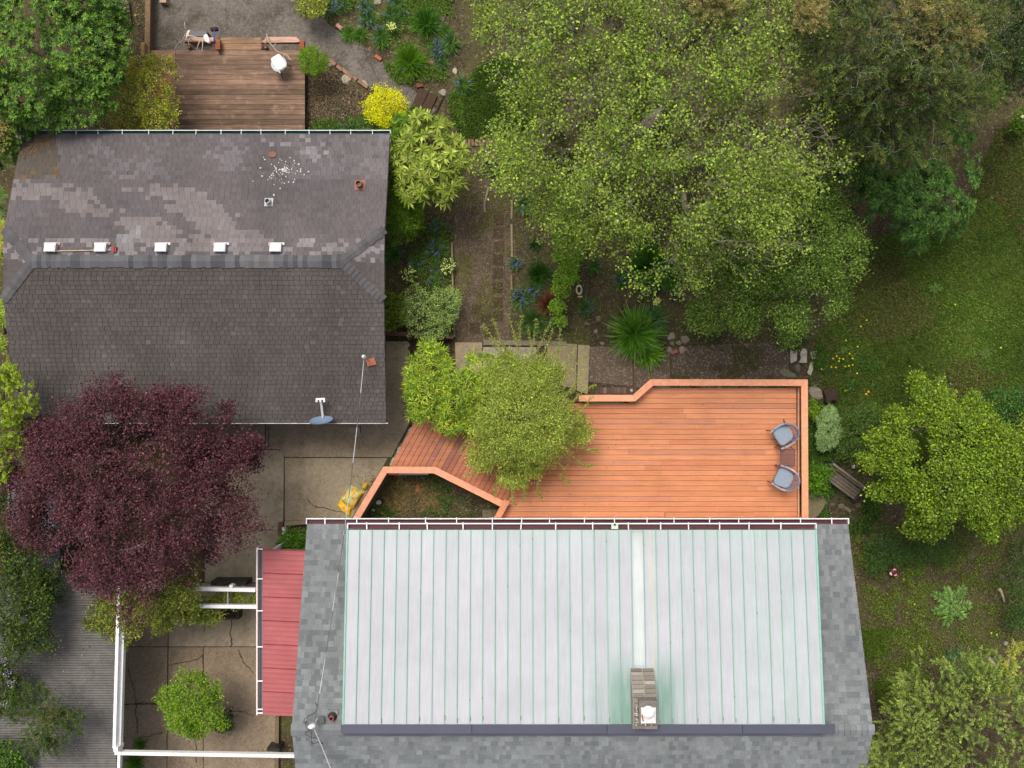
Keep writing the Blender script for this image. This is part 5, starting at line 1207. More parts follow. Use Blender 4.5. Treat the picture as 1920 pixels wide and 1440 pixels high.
stuff_quads('gravel_stones', np.concatenate([scatter([(852,262),(960,262),(962,640),(852,640)], 3800, r=r), scatter([(1106,650),(1480,640),(1480,735),(1106,720)], 2600, r=r)]), .024, .02, [S(140,124,104), S(110,94,76), S(84,68,52), S(160,146,126)], z=(.034, .04), elev=.05)
stuff_quads('yellow_leaves', scatter([(200,40),(275,0),(275,110),(215,250),(180,250)], 26, r=r), .10, .05, [S(200,180,60), S(180,140,60), S(150,110,80)], elev=.1)
WP = [S(96,116,50), S(80,102,44), S(112,130,58), S(68,88,40)]
wd_ = lambda th, f=1.4, o=0: (lambda x, y: np.clip((fbm(x*f+o, y*f+7, 3)-th)*9, 0, 1))
def weeds(name, poly, n, th, pal=WP, l=.055, w_=.034, K=6, f=1.4, o=0, z=(.02, .10), sp=.04):
    return stuff_quads(name, scatter(poly, n, dens=wd_(th, f, o), r=r), l, w_, pal, z=z, K=K, spread=sp, elev=.5, roll=.5)
WQ = [S(112,132,60), S(92,116,50), S(128,142,72), S(78,98,46), S(122,122,76)]
weeds('ground_cover', [(1600,1000),(1730,985),(1740,1290),(1650,1290)], 1500, .44, WQ, .05, .03, 6, 3.2, sp=.05); weeds('ground_cover_sparse', [(1700,985),(1960,960),(1960,1230),(1700,1300)], 3000, .46, WQ, .042, .026, 5, 3.6, 4, sp=.06)
weeds('fine_weeds', [(1590,985),(1960,950),(1960,1300),(1650,1330)], 4200, .38, WQ, .03, .018, 4, 5.0, 9, sp=.07)
weeds('shade_fill_under_tree', [(930,-30),(1600,-30),(1640,260),(1560,520),(1260,500),(1050,380),(990,250)], 4200, .36, [S(62,76,38), S(78,88,44), S(52,62,36), S(92,86,60)], .09, .04, 6, 1.8, 3, z=(.02, .3), sp=.1)  # dark-toned leaves added in place of shade seen through the crown's gaps
weeds('soil_weeds', [(965,262),(1300,480),(1330,640),(965,650)], 900, .46, WQ, .035, .022, 4, 3.0, 2, sp=.06)
weeds('moss_cover', [(1610,1180),(1720,1180),(1720,1300),(1650,1330)], 1500, .42, [S(88,110,30), S(76,100,30)], .05, .02, 6)
weeds('bed_plants', [(560,-20),(880,-20),(870,240),(830,170),(770,190),(700,95),(640,55)], 1700, .47, [S(96,124,48), S(76,106,44), S(120,140,66)], .09, .02, 7)
weeds('border_plants', [(722,440),(850,400),(850,636),(722,636)], 900, .45, WP, .06, .035, 7)
weeds('edge_plants', [(1480,650),(1640,640),(1650,1000),(1515,1000),(1515,705),(1480,700)], 2300, .47, [S(70,104,40), S(86,120,44), S(60,90,40)], .05, .035, 7)
weeds('shade_plants', [(1850,300),(1960,100),(1960,330),(1860,340),(1780,400)], 500, .5); weeds('path_moss', [(856,262),(965,262),(960,640),(856,640)], 1600, .50, [S(110,116,48), S(92,100,40), S(130,130,60)], .03, .02, 5, z=(.005, .03))
weeds('bed_moss', [(575,230),(735,215),(735,252),(575,252)], 700, .35, [S(96,122,52), S(70,100,46)], .06, .03, 6)
weeds('well_plants', [(700,900),(820,900),(890,940),(880,980),(690,985)], 170, .50, [S(66,92,40), S(80,108,48)], .07, .04, 6)
weeds('walk_moss', [(1258,652),(1480,645),(1480,738),(1258,738)], 900, .5, [S(100,104,46), S(84,92,42)], .03, .02, 4, z=(.035, .05))
weeds('twig_litter', SOILS[8], 1500, .3, [S(168,142,112), S(130,104,80), S(110,86,66), S(190,168,138)], .10, .012, 2, z=(.01, .06))
weeds('dry_stems', [(690,895),(810,905),(830,950),(700,970)], 900, .3, [S(170,150,104), S(140,124,80)], .16, .01, 3, z=(.02, .1))
# dandelions
for i, (x, y) in enumerate([(1562,672),(1569,668),(1573,677),(1574,672),(1581,673),(1559,688),(1567,689),(1585,687),(1592,686),(1599,684),(1599,672),(1593,663),(1607,700),(1608,650),(1622,505),(1625,600),(1614,612),(1540,692),(1791,571),(1877,652),(1586,638),(1717,1028),(1715,1133),(1715,1218),(1785,1165),(1859,1187),(1869,1190),(1845,1271),(1822,1262),(1585,733),(1695,1087)]):
    c = P(x, y, .1); mb = MB(); q = np.tile([c[0], c[1], .09], (10, 1)); a = np.linspace(0, 6.28, 10, endpoint=False); d = np.stack([np.cos(a), np.sin(a), np.full(10, .35)], 1)
    mb.quads(leafq(q, d, .03, .024, r, .1, 0), S(240,225,40)); mb.tube([(c[0], c[1], 0), (c[0], c[1], .09)], .004, 3, S(100,130,60))
    tag(mb.build('dandelion', M['petal'], loc=(c[0], c[1], 0)), 'tiny yellow dandelion head in the grass or weeds', 'flower', 'yellow dandelions dotted over the lawn and weeds')
for x, y, lab in ((1626,737,'pair of orange-yellow blooms at the lawn edge above the yellow-green tree'),(1807,513,'tiny pale bloom')):
    if 'pair' in lab:
        c = P(x, y, .15); mb = MB()
        for dx in (-.03, .04): rock_mesh(mb, (c[0]+dx, c[1]+dx, .15), .04, .04, .03, 0, S(240,180,40), 4, .2, 1)
        mb.tube([(c[0], c[1], 0), (c[0], c[1], .15)], .006, 4, S(90,120,60)); tag(mb.build('orange_flower', M['petal'], loc=(c[0], c[1], 0)), lab, 'flower')

# ------------------------------------------------------------------ clumps
GC = [S(96,140,62), S(114,156,74), S(78,120,52)]; GB = [S(90,128,74), S(108,146,90), S(72,108,66)]
clump(800, 48, 31, 'round bright green grass tuft at the top of the upper bed', [S(74,122,50), S(92,140,58), S(50,98,44)], 420, .014, arch=.5)
clump(771, 119, 33, 'largest round arching grass tuft beside the gravel path', [S(96,140,40), S(82,128,40), S(114,152,52)], 520, .014, flowers=2, arch=.5)
BL = [(620,18,24,9,'bluebell clump under the variegated shrub at the top'),(570,20,16,5,'bluebell clump at the gravel edge below the variegated shrub'),(646,14,18,4,'small bluebell clump right of the variegated shrub'),(688,18,22,6,'bluebell clump near the mossy rock in the upper bed'),(692,38,22,5,'green bluebell clump in the middle of the upper bed'),(655,66,20,0,'strappy green clump by the gravel bend'),(676,68,18,0,'low strappy clump beside the gravel bend'),(714,68,20,5,'bluebell clump in front of the pale rock'),(716,84,14,0,'small hanging green clump above the orange brick'),(736,30,22,2,'leafy clump left of the tall grass tuft'),(744,10,22,3,'leafy clump at the top edge right of the tan rock'),(760,35,16,2,'narrow leafy clump in front of the tall grass tuft'),(822,96,24,16,'bluebell clump with the most blooms right of the round tuft'),(846,85,24,2,'dark green leafy clump at the edge of the drooping tree'),(836,60,16,0,'grassy clump above the blooming bluebells'),(830,122,14,2,'small greyish clump under the blooming bluebells'),(868,162,22,5,'bluebell clump on the grass strip under the drooping tree'),
      (985,385,24,7,'bluebell clump at the ragged edge of the big tree'),(967,495,15,11,'blue-flowered rosette on the lower right timber edging'),(978,560,26,16,'large bluebell clump beside the bronze grass'),(1000,548,22,10,'bluebell clump touching the bronze grass'),(1035,590,18,3,'bluish green clump right below the bronze grass'),(1032,605,14,5,'bluebell blooms under the bronze grass'),(1098,578,20,6,'small bluebell clump right of the ivy strip'),(820,425,18,6,'bluebell clump below the palmate shrub in the garage bed'),(818,470,26,12,'tallest bluebell clump in the garage bed'),(783,495,20,5,'bluebell clump in the middle of the garage bed'),(738,478,22,2,'bluish strappy clump against the garage wall'),(822,505,18,5,'bluebell clump above the white-flecked shrub'),(815,530,15,3,'small bluebell clump touching the white-flecked shrub'),(1164,525,20,7,'bluebell clump left of the strappy plants under the tree'),(1115,500,18,2,'sparse bluish clump left of the strappy plants under the tree')]
for x, y, rr_, fl, lab in BL: clump(x, y, rr_, lab, GB if fl else GC, 90+int(rr_*3), .015, 'bluebell_clump' if fl else 'grass_clump', 'bluebells' if fl else 'grass clump', fl)
clump(1190, 628, 50, 'largest strappy daylily clump above the deck', [S(104,152,62), S(124,166,76), S(82,130,52)], 520, .034, 'daylily_clump', 'daylily', arch=.8)
clump(1222, 600, 34, 'bluebell-topped strappy clump joined to the large daylily', GB, 240, .02, 'bluebell_clump', 'bluebells', 12)
clump(1215, 665, 30, 'lower bright lobe of strappy leaves below the large daylily', [S(112,160,60), S(130,174,72)], 220, .032, 'daylily_clump', 'daylily')
clump(1215, 500, 50, 'dark green strappy clump half under the big tree', [S(72,118,50), S(88,136,58), S(58,100,44)], 420, .030, 'daylily_clump', 'daylily', 2)
clump(1255, 520, 34, 'right-hand strappy clump under the big tree', [S(72,118,50), S(88,136,58)], 220, .028, 'daylily_clump', 'daylily')
clump(1012, 515, 30, 'round dark grass tuft above the bronze grass', [S(50,88,40), S(62,100,46)], 360, .012)
clump(1003, 460, 16, 'small dark tuft on the soil right of the pavers', [S(52,84,44), S(60,96,50)], 130, .012)
clump(1030, 575, 32, 'reddish bronze ornamental grass among the bluebells', [S(138,80,56), S(120,66,50), S(158,100,72)], 420, .012, 'bronze_grass', 'ornamental grass', lean=(.25, .95))
clump(1000, 605, 34, 'bluish green fine tuft below the bronze grass', [S(86,118,80), S(100,130,92), S(72,106,70)], 380, .012, arch=.6)
clump(265, 1395, 15, 'upper strappy clump in the lower left patio corner', GC, 140, .02); clump(255, 1428, 22, 'lower strappy clump in the lower left patio corner', GC, 220, .022)
clump(720, 965, 26, 'strappy dark clump inside the well between the deck arms', [S(60,96,44), S(76,112,50)], 120, .02)
FP = [S(84,112,44), S(70,98,40), S(100,126,52)]
def fern(px, py, rp, label, pal, n=14, seed=1, name='fern', cat='fern', wl=.18, z=.0, up=.5, teeth=16, lw=.03, toothy=False):
    r2 = np.random.default_rng(seed); c = P(px, py, z); L = rp*m_per_px(z)*1.1; t = thing(name, label, cat, (c[0], c[1], 0)); mb = MB()
    for k in range(n):
        a = 2*math.pi*k/n+r2.normal(0, .12); l = L*r2.uniform(.8, 1.1); s_ = np.linspace(.08, 1, teeth)
        hx = np.cos(a)*l*s_; hy = np.sin(a)*l*s_; hz = l*up*(s_-s_**2*.85)+.05
        p = np.stack([c[0]+hx, c[1]+hy, hz], 1); sd = np.array([-math.sin(a), math.cos(a), 0])
        for sg in (1, -1):
            d = sd*sg+np.array([math.cos(a), math.sin(a), .1])*.45+r2.normal(0, .1, (teeth, 3)); ll = l*wl*np.sin(np.clip(s_*1.1, 0, 1)*math.pi*.86)**.7*r2.uniform(.7, 1.15, teeth)
            mb.quads(leafq(p, d, ll+.01, lw, r2, .25, .1), palette(teeth, pal, r2, .14))
        mb.tube(p, [.006]*teeth, 3, np.array(pal[0])*1.2)
    mb.build('fronds', M['leaf'], t); return t
fern(1855, 168, 34, 'sword fern on bare soil at the upper right', FP, 20, 1); fern(1322, 605, 40, 'dark brownish fern under the fine-leaved tree', [S(72,76,40), S(60,66,36), S(84,86,48)], 20, 2)
fern(1480, 625, 34, 'dark fern above the pale stepping stones', [S(54,72,40), S(64,84,46)], 18, 3); fern(1780, 1130, 36, 'bright grey-green thistle-like plant in the lower right bed', [S(124,162,104), S(108,146,92), S(140,176,118)], 7, 4, 'cardoon', 'thistle plant', .34, 0, .7, 20, .034)
fern(1795, 1248, 34, 'darker blue-green feathery plant next to the conifer', [S(88,120,92), S(72,104,78), S(100,134,104)], 10, 5, 'cardoon', 'thistle plant', .28, 0, .7, 18, .03); fern(1693, 1270, 16, 'tiny leafy seedling rosette at the bottom of the right bed', [S(84,112,60)], 9, 8)
fern(1580, 655, 8, 'small weed rosette in the lawn', [S(96,120,60)], 8, 9, 'weed_rosette', 'weed'); fern(1845, 663, 12, 'pale weed rosette in the lawn at the right edge', [S(96,116,62)], 9, 10, 'weed_rosette', 'weed')
fern(1752, 541, 12, 'round weed rosette in the brown lawn patch', [S(92,116,56)], 10, 12, 'weed_rosette', 'weed')

# ------------------------------------------------------------------ trees
AL = [S(140,164,74), S(120,146,66), S(158,178,86), S(96,122,56), S(146,162,86)]
def albald(p):
    return np.clip((fbm(p[:, 0]*.75+3, p[:, 1]*.75+9, 3)-.54)*4, 0, .75)
AB = [(1015,90,108,6.0),(1130,70,150,7.2),(1300,80,165,7.6),(1450,60,110,6.8),(1490,200,105,6.3),(1075,245,128,6.4),(1230,240,180,7.8),(1380,290,160,7.4),(1500,330,75,5.6),(1110,370,100,5.6),(1240,410,120,6.0),(1390,400,120,6.2),(938,55,34,4.8),(965,200,46,4.6),(1000,300,50,4.6),(1030,385,45,4.2),(1180,-60,220,7),(1010,-60,110,5.5),(1080,440,36,3.6),(1300,470,60,4.6)]
tree('spring_tree', 'largest tree, loose spring-green leaves over grey twigs, right of the garage', 'tree', AB, (1240,200), .22, 11500, 9, .064, .044, AL, .085, inner=.42, seed=3, bark=S(128,118,106), bald=albald, topz=4.2, cj=.28, flat=.5, up=.2, rmin=.0065, lump=.2, sat=2, satr=.4, gap=.12, gs=1.1)
HB = [tuple([b[0]-14]+list(b[1:])) for b in [(1500,450,95,4.4),(1400,510,85,4.0),(1510,540,75,3.8),(1370,560,60,3.2),(1460,590,50,3.0),(1560,450,50,3.8),(1420,440,70,4.6),(1345,500,40,3.4),(1540,380,40,4.2),(1495,600,34,2.6)]]
def droopers(mb, T, o, r): 
    return
tree('fine_leaved_tree', 'dense fine-leaved mid-green tree between the big tree and the deck', 'tree', HB, (1450,500), .14, 4200, 15, .07, .032, [S(118,146,72), S(100,130,62), S(136,160,88), S(84,112,52)], .11, inner=.25, seed=5, topz=2.6, cj=.22, up=-.3, flat=.2, out=.8, sat=5, satr=.4, gap=.25, gs=1.6)
PG = [S(76,96,56), S(60,80,46), S(90,108,64), S(50,68,40)]; PT = [S(160,146,100), S(146,126,82), S(112,116,66), S(128,124,72)]
CB2 = [(1560,160,60,5.0),(1545,240,48,4.6),(1600,280,36,3.8),(1690,60,120,8.0),(1610,110,90,7.2),(1760,100,90,7.2),(1610,210,80,6.0),(1700,190,90,6.6),(1560,40,80,7.2),(1660,260,50,4.8),(1790,30,60,6.8),(1700,-40,140,7.5),(1590,-50,90,7.0),(1800,190,40,4.6)]
tree('conifer', 'dark olive conifer with lichen-pale branches at the top right', 'conifer', CB2, (1690,70), .2, 3600, 24, .10, .017, PG, .40, style='spray', inner=.35, seed=8, tips_pal=[S(112,112,70), S(84,96,54), S(98,104,60)], topz=5.0, cj=.3, bark=S(150,144,124), rmin=.008, zmin=-.1, mat='needle', lump=.25)
tree('conifer', 'tan-tipped conifer bough cluster at the top right beside the dark conifer', 'conifer', [(1720,22,36,8.6),(1745,50,40,8.4),(1790,62,38,8.0),(1775,20,30,8.4)], (1720,30), .1, 260, 22, .10, .018, PT, .3, style='spray', inner=.3, seed=9, topz=5.5, bark=S(170,160,140), rmin=.009, mat='needle')
tree('conifer', 'small tan conifer top poking through the big tree at the top edge', 'conifer', [(1332,4,34,8.6,.8),(1360,10,20,8.2)], (1150,180), .05, 170, 22, .10, .018, PT, .3, style='spray', inner=.3, seed=91, topz=7, mat='needle')
tree('conifer', 'small tan conifer top beside the big tree, left of the dark conifer', 'conifer', [(1515,30,24,8.2,.8)], (1330,180), .05, 110, 22, .10, .018, PT, .3, style='spray', inner=.3, seed=92, topz=7, mat='needle')
tree('broadleaf_shrub', 'large blue-green long-leaved shrub between the conifer and the lawn', 'shrub', [(1700,300,85,3.0),(1620,290,50,2.8),(1760,360,60,2.4),(1740,240,60,3.2),(1690,390,60,2.3),(1650,370,50,2.4),(1780,300,45,2.4),(1590,270,34,2.6),(1720,430,40,1.6),(1780,410,36,1.4)], (1700,330), .12, 1500, 12, .15, .04, [S(88,122,72), S(72,106,62), S(104,138,84), S(84,120,58)], .05, style='star', inner=.25, seed=12, up=.1, out=.7, topz=1.6, cj=.2, mat='gloss_leaf', droop=.25, sat=4, satr=.4, gap=.25)
tree('dark_tree', 'dark small-leaved tree with pale specks in the top right corner', 'tree', [(1880,40,90,5.0),(1830,110,50,4.0),(1900,100,50,3.6),(1960,60,80,5),(1860,-30,80,5),(1915,150,34,2.6)], (1890,50), .14, 1300, 14, .065, .034, [S(62,88,48), S(50,76,42), S(78,104,58), S(120,142,104)], .10, wts=[.35,.35,.22,.08], inner=.3, seed=14, topz=3)
tree('fine_conifer', 'fine grey-green feathery shrub at the edge of the bare soil, upper right', 'shrub', [(1775,185,46,2.6),(1740,160,40,3.0),(1790,225,28,2.0)], (1770,190), .07, 420, 24, .05, .012, [S(92,108,60), S(74,92,50)], .16, style='spray', seed=15, topz=1.3, mat='needle')
MPL = [(1790,890,72,4.0),(1850,860,60,3.8),(1900,880,60,3.7),(1960,860,60,3.4),(1735,880,50,3.7),(1820,830,50,3.9)]
for (tx, ty) in ((1716,700),(1752,712),(1820,738),(1850,762),(1664,772),(1626,812),(1610,858),(1636,925),(1700,995),(1738,1008),(1860,1004),(1892,985),(1900,800),(1930,960)):
    for k_, t_ in enumerate((.42, .62, .80, .94)):
        MPL.append((1795+(tx-1795)*t_, 885+(ty-885)*t_, (34, 25, 17, 10)[k_], 3.9-1.3*t_**2, .6))
tree('maple_tree', 'yellow-green leafy maple at the right edge below the lawn', 'tree', MPL, (1790,880), .16, 5600, 13, .068, .048, [S(126,150,48), S(108,134,42), S(144,166,60), S(88,114,38)], .085, inner=.2, seed=17, topz=2.2, up=-.1, flat=.4, cj=.24, lump=.3, sat=1, satr=.42, gap=.1, gs=1.5)
tree('dark_shrub', 'bluish mid-green shrub behind the maple at the right edge', 'shrub', [(1890,785,44,2.6),(1860,760,28,2.4),(1925,820,50,2.6),(1920,760,30,2.2)], (1900,790), .08, 420, 12, .08, .045, [S(72,114,58), S(58,98,50), S(88,128,70)], .09, seed=18, topz=1.4)
SP = [S(120,138,82), S(102,122,72), S(140,156,98), S(82,102,58)]
tree('yew_conifer', 'feathery olive-green conifer filling the lower right corner', 'conifer', [(1720,1340,60,3.6),(1800,1330,95,4.4),(1880,1360,100,4.8),(1720,1410,80,4.0),(1840,1430,110,4.8),(1950,1320,70,4.4),(1680,1400,44,2.8),(1700,1300,30,2.6),(1890,1290,45,4.4),(1800,1270,34,3.2),(1930,1440,90,4.6)], (1840,1400), .2, 2300, 26, .075, .02, SP, .26, style='spray', inner=.3, seed=20, tips_pal=[S(150,164,98), S(132,148,84)], topz=2.6, up=.35, cj=.2, bark=S(104,96,72), mat='needle', lump=.25, sat=3, rmin=.004)
tree('conifer_leader', 'narrow yellow-green conifer leader rising above the lower right conifer', 'conifer', [(1893,1222,9,4.9,1.2),(1886,1250,14,4.6,1.2),(1880,1280,18,4.3,1),(1905,1214,7,4.9,1)], (1885,1290), .05, 150, 24, .06, .018, [S(160,160,84), S(176,172,98), S(140,144,74)], .16, style='spray', inner=.3, seed=21, topz=3.8, bark=S(190,180,160), mat='needle', rmin=.010)
MP = [S(98,58,66), S(84,50,58), S(116,72,78), S(72,42,50), S(104,52,56), S(122,72,84)]  # last, lighter pinkish tone paints glints into the leaf colours
tree('plum_tree', 'dark maroon-leaved plum tree overlapping the lower edge of the garage roof', 'tree', [(245,885,135,4.4),(135,880,82,3.8),(330,825,72,4.2),(110,955,75,3.6),(345,935,100,4.0),(250,1005,110,4.2),(420,830,44,3.6),(405,920,60,3.4),(180,1060,44,3.2),(310,1050,50,3.2),(85,850,52,3.3),(460,838,28,3.2),(480,855,18,3.0),(305,765,28,3.8),(340,742,14,3.8),(240,770,20,3.7),(270,1085,28,3.0),(60,900,40,3.0),(428,778,16,3.4),(420,1010,36,2.9),(150,815,34,3.6),(80,1000,40,3.0)], (250,930), .2, 7600, 14, .062, .042, MP, .10, inner=.28, seed=23, topz=2.4, bark=S(96,80,72), up=.1, cj=.2, lump=.28, jit=.24, sat=5, satr=.36, gap=.22, gs=1.6)
tree('laurel_hedge', 'glossy dark green laurel mass in the top left corner', 'hedge', [(60,60,130,3.4),(150,90,85,3.2),(150,158,70,2.9),(48,162,82,3.0),(190,40,48,3.0),(190,130,44,2.6),(12,238,48,2.5),(0,-20,150,3.5),(140,-20,90,3.4),(85,208,38,2.5),(8,285,28,2.2),(200,70,36,2.6)], (90,90), .16, 3000, 9, .115, .045, [S(88,126,48), S(70,108,44), S(106,142,56), S(56,92,46), S(120,146,62)], .03, style='star', inner=.15, seed=25, up=.25, topz=1.4, cj=.2, mat='gloss_leaf', out=.5)
t = tree('azalea', 'pale cream and orange-flowered azalea at the left edge above the garage corner', 'shrub', [(2,232,30,2.9),(-12,260,26,2.9),(12,205,14,2.8)], (-5,240), .05, 160, 8, .07, .035, [S(150,160,80), S(170,165,110)], .05, seed=26, topz=1.5,
     extra=lambda mb, T, o, r: [mb.quads(leafq(T[k]+r.normal(0, .035, (12, 3)), r.normal(0, 1, (12, 3)), .06, .05, r, .6), palette(12, [S(240,196,70), S(226,210,150), S(220,200,160)], r, .1)) for k in range(0, len(T), 3)])
BP = [S(150,176,64), S(130,160,56), S(170,190,80)]
tree('bamboo', 'small bamboo tuft at the left edge beside the garage hip', 'bamboo', [(0,455,20,2.8),(-12,480,20,2.8),(3,430,12,2.8)], (-8,460), .03, 110, 9, .16, .02, BP+[S(200,150,80)], .04, style='star', seed=27, topz=2, up=.2)
tree('bamboo', 'lower bamboo tuft at the left edge against the garage eave', 'bamboo', [(2,585,22,2.8),(-8,610,22,2.7),(0,645,14,2.6)], (-8,600), .03, 110, 9, .14, .02, BP, .04, style='star', seed=28, topz=2, up=.2)
tree('bamboo', 'dark green bamboo wisp at the left edge below the azalea', 'bamboo', [(-6,370,16,2.4),(-14,400,20,2.4)], (-10,390), .03, 70, 9, .13, .02, GC, .04, style='star', seed=281, topz=1.6, up=.2)
tree('golden_conifer', 'bright yellow-green feathery tree at the left edge above the plum', 'conifer', [(10,740,50,3.9),(35,765,34,3.6),(5,820,40,3.7),(-20,780,60,4),(0,870,26,3.2),(20,710,20,3.4)], (-10,790), .1, 760, 20, .075, .022, [S(150,170,56), S(168,186,72), S(128,150,48)], .2, style='spray', inner=.25, seed=29, topz=2.2, up=.4)
DG = [S(70,92,42), S(56,78,38), S(88,110,48)]
tree('lilac_tree', 'dark olive-leaved lilac at the lower left with pale lilac flower heads', 'tree', [(20,1130,70,3.6),(60,1060,44,3.0),(-10,1200,60,3.6),(60,1180,44,3.2),(30,1010,30,2.8),(-10,1290,50,3.2),(-30,1060,60,3.4),(15,1290,30,3.0)], (0,1170), .12, 1300, 12, .085, .036, DG+[S(104,124,54)], .08, inner=.3, seed=31, topz=1.8, up=-.1,
     extra=lambda mb, T, o, r: [mb.quads(leafq(P(x_, y_, 3.9)+r.normal(0, .06, (26, 3)), r.normal(0, 1, (26, 3)), .035, .03, r, .6), palette(26, [S(176,164,205), S(200,190,220)], r, .08)) for x_, y_ in ((5,1240),(12,1262),(22,1280),(8,1215),(8,1320))])
tree('dark_bough_tree', 'drooping dark feathery bough lying over the corrugated roof', 'tree', [(95,1345,36,3.6,.3),(130,1350,26,3.4,.3),(70,1385,30,3.4,.3),(100,1390,24,3.2,.3),(40,1330,26,3.6,.4),(70,1300,24,3.6,.3)], (-20,1290), .05, 520, 20, .07, .016, [S(66,88,38), S(52,74,34), S(84,104,46)], .22, style='spray', inner=.5, seed=33, topz=2.9, bark=S(140,124,84), rmin=.007)
tree('shade_tree', 'dark green mass behind the shed at the left edge', 'tree', [(-10,950,36,2.0),(5,920,20,1.8),(5,1010,26,2.2),(95,1100,30,2.8),(70,1130,30,3.0)], (0,960), .06, 420, 10, .08, .035, [S(48,70,32), S(62,86,38)], .08, seed=34, topz=1.2)
tree('leafy_shrub', 'bright leafy shrub with a lilac bloom in the bottom left corner', 'shrub', [(10,1425,30,3.0),(30,1440,22,2.8),(-10,1400,20,3)], (0,1430), .05, 220, 9, .075, .05, [S(96,132,54), S(78,112,46)], .06, seed=35, topz=1.6)
tree('nandina', 'multi-coloured green, yellow and red feathery shrub by the small deck', 'shrub', [(275,180,42,2.0),(245,215,36,1.6),(300,225,32,1.8),(255,160,30,1.3),(300,140,30,1.5),(285,245,34,1.2),(235,245,26,1.0),(270,130,24,1.2),(312,185,20,1.4)], (275,190), .05, 1300, 12, .055, .028, [S(190,200,76), S(158,178,66), S(208,196,108), S(196,170,100), S(200,112,76), S(122,150,66)], .05, wts=[.3,.26,.15,.1,.06,.13], inner=.12, seed=36, topz=.6, cj=.18, sat=4,
     extra=lambda mb, T, o, r: [mb.quads(leafq(P(x_, y_, 1.75)+r.normal(0, .07, (60, 3)), r.normal(0, 1, (60, 3)), .05, .022, r, .5), palette(60, [S(190,84,64), S(174,78,60)], r, .15)) for x_, y_ in ((247,125),(289,170),(296,180),(310,150),(232,235),(305,165),(310,182),(300,200))])
tree('round_bush', 'small rounded green bush at the right corner of the small deck', 'shrub', [(588,115,25,.9),(580,104,16,.8),(594,128,15,.7)], (588,115), .03, 260, 8, .075, .018, [S(116,150,52), S(98,134,46), S(134,164,64)], .03, style='star', seed=37, topz=.4, up=.4, cj=.15)
tree('golden_shrub', 'vivid yellow shrub at the end of the gravel path', 'shrub', [(724,205,34,1.1,.5),(712,188,20,.9),(738,190,20,.9),(750,212,18,.8),(730,232,16,.7),(700,210,14,.8)], (726,206), .03, 700, 11, .042, .026, [S(252,246,10), S(244,238,8), S(255,250,50), S(222,226,14)], .045, inner=.2, seed=38, topz=.4, cj=.12, out=1.0, lump=.25)
tree('dwarf_variegated_shrub', 'cream-edged variegated shrub at the top edge of the picture', 'shrub', [(583,5,27,.8),(578,16,16,.6),(596,12,16,.6)], (583,6), .03, 260, 9, .06, .03, [S(176,180,96), S(150,164,76), S(196,196,130)], .04, seed=39, topz=.3)
FS = [S(154,168,90), S(134,150,76), S(176,186,116), S(108,130,62)]
tree('fatsia', 'big pale green shrub with hand-shaped leaves beside the garage corner', 'shrub', [(800,260,48,2.2),(830,300,48,2.3),(780,350,34,2.0),(840,350,34,1.9),(775,300,36,2.1),(790,240,24,2.0),(860,290,26,1.9),(812,330,44,2.4)], (805,300), .08, 150, 9, .235, .068, FS, .0, style='star', inner=.08, seed=40, up=-.05, out=.45, topz=.9, cj=.14, mat='gloss_leaf', droop=.22, lump=.08, bark=S(170,170,90))
tree('fatsia', 'darker lower hand-leaved shrub against the garage wall', 'shrub', [(748,300,30,1.5),(750,260,26,1.5),(745,345,26,1.3),(765,235,24,1.4)], (750,300), .06, 80, 9, .21, .058, [S(124,154,56), S(104,136,52), S(86,120,56)], .0, style='star', inner=.15, seed=41, up=-.05, out=.4, topz=.7, mat='gloss_leaf', droop=.25, bark=S(160,165,80))
tree('low_shrub', 'dark bluish green low shrub under the vivid yellow shrub', 'shrub', [(772,222,20,.9),(750,238,22,.8),(720,243,14,.6),(690,240,18,.4),(655,240,16,.35),(790,230,18,.8)], (760,235), .03, 320, 9, .06, .036, [S(84,120,64), S(100,134,72), S(70,104,56)], .05, seed=42, topz=.3)
tree('feathery_maple', 'rounded feathery green shrub with lobed edge beside the garage wall', 'shrub', [(758,400,34,1.4,.5),(748,430,24,1.1,.5),(772,420,20,1.1,.5),(745,385,18,1.1),(770,385,16,1.1)], (758,412), .04, 620, 12, .05, .022, [S(104,144,24), S(88,126,24), S(122,160,36)], .05, inner=.15, seed=43, topz=.6, cj=.16)
WV = [S(176,198,150), S(150,180,124), S(96,132,64), S(200,214,180)]
tree('variegated_shrub', 'white-flecked green shrub at the bottom of the garage bed', 'shrub', [(830,575,32,.8,.5),(790,600,32,.7,.5),(810,612,30,.6,.4),(780,555,20,.7,.5),(845,560,20,.6,.5),(770,585,18,.6),(835,600,18,.5)], (808,590), .03, 900, 9, .035, .03, WV, .035, wts=[.34,.3,.22,.14], inner=.15, seed=44, topz=.25, cj=.15)
tree('leafy_border_shrub', 'yellow-green leafy plant against the garage above the brick kerb', 'shrub', [(740,575,22,.6),(735,600,16,.5),(755,590,16,.5),(730,555,10,.5)], (738,580), .03, 220, 8, .065, .045, [S(124,150,50), S(100,130,46), S(140,140,60)], .045, seed=45, topz=.2)
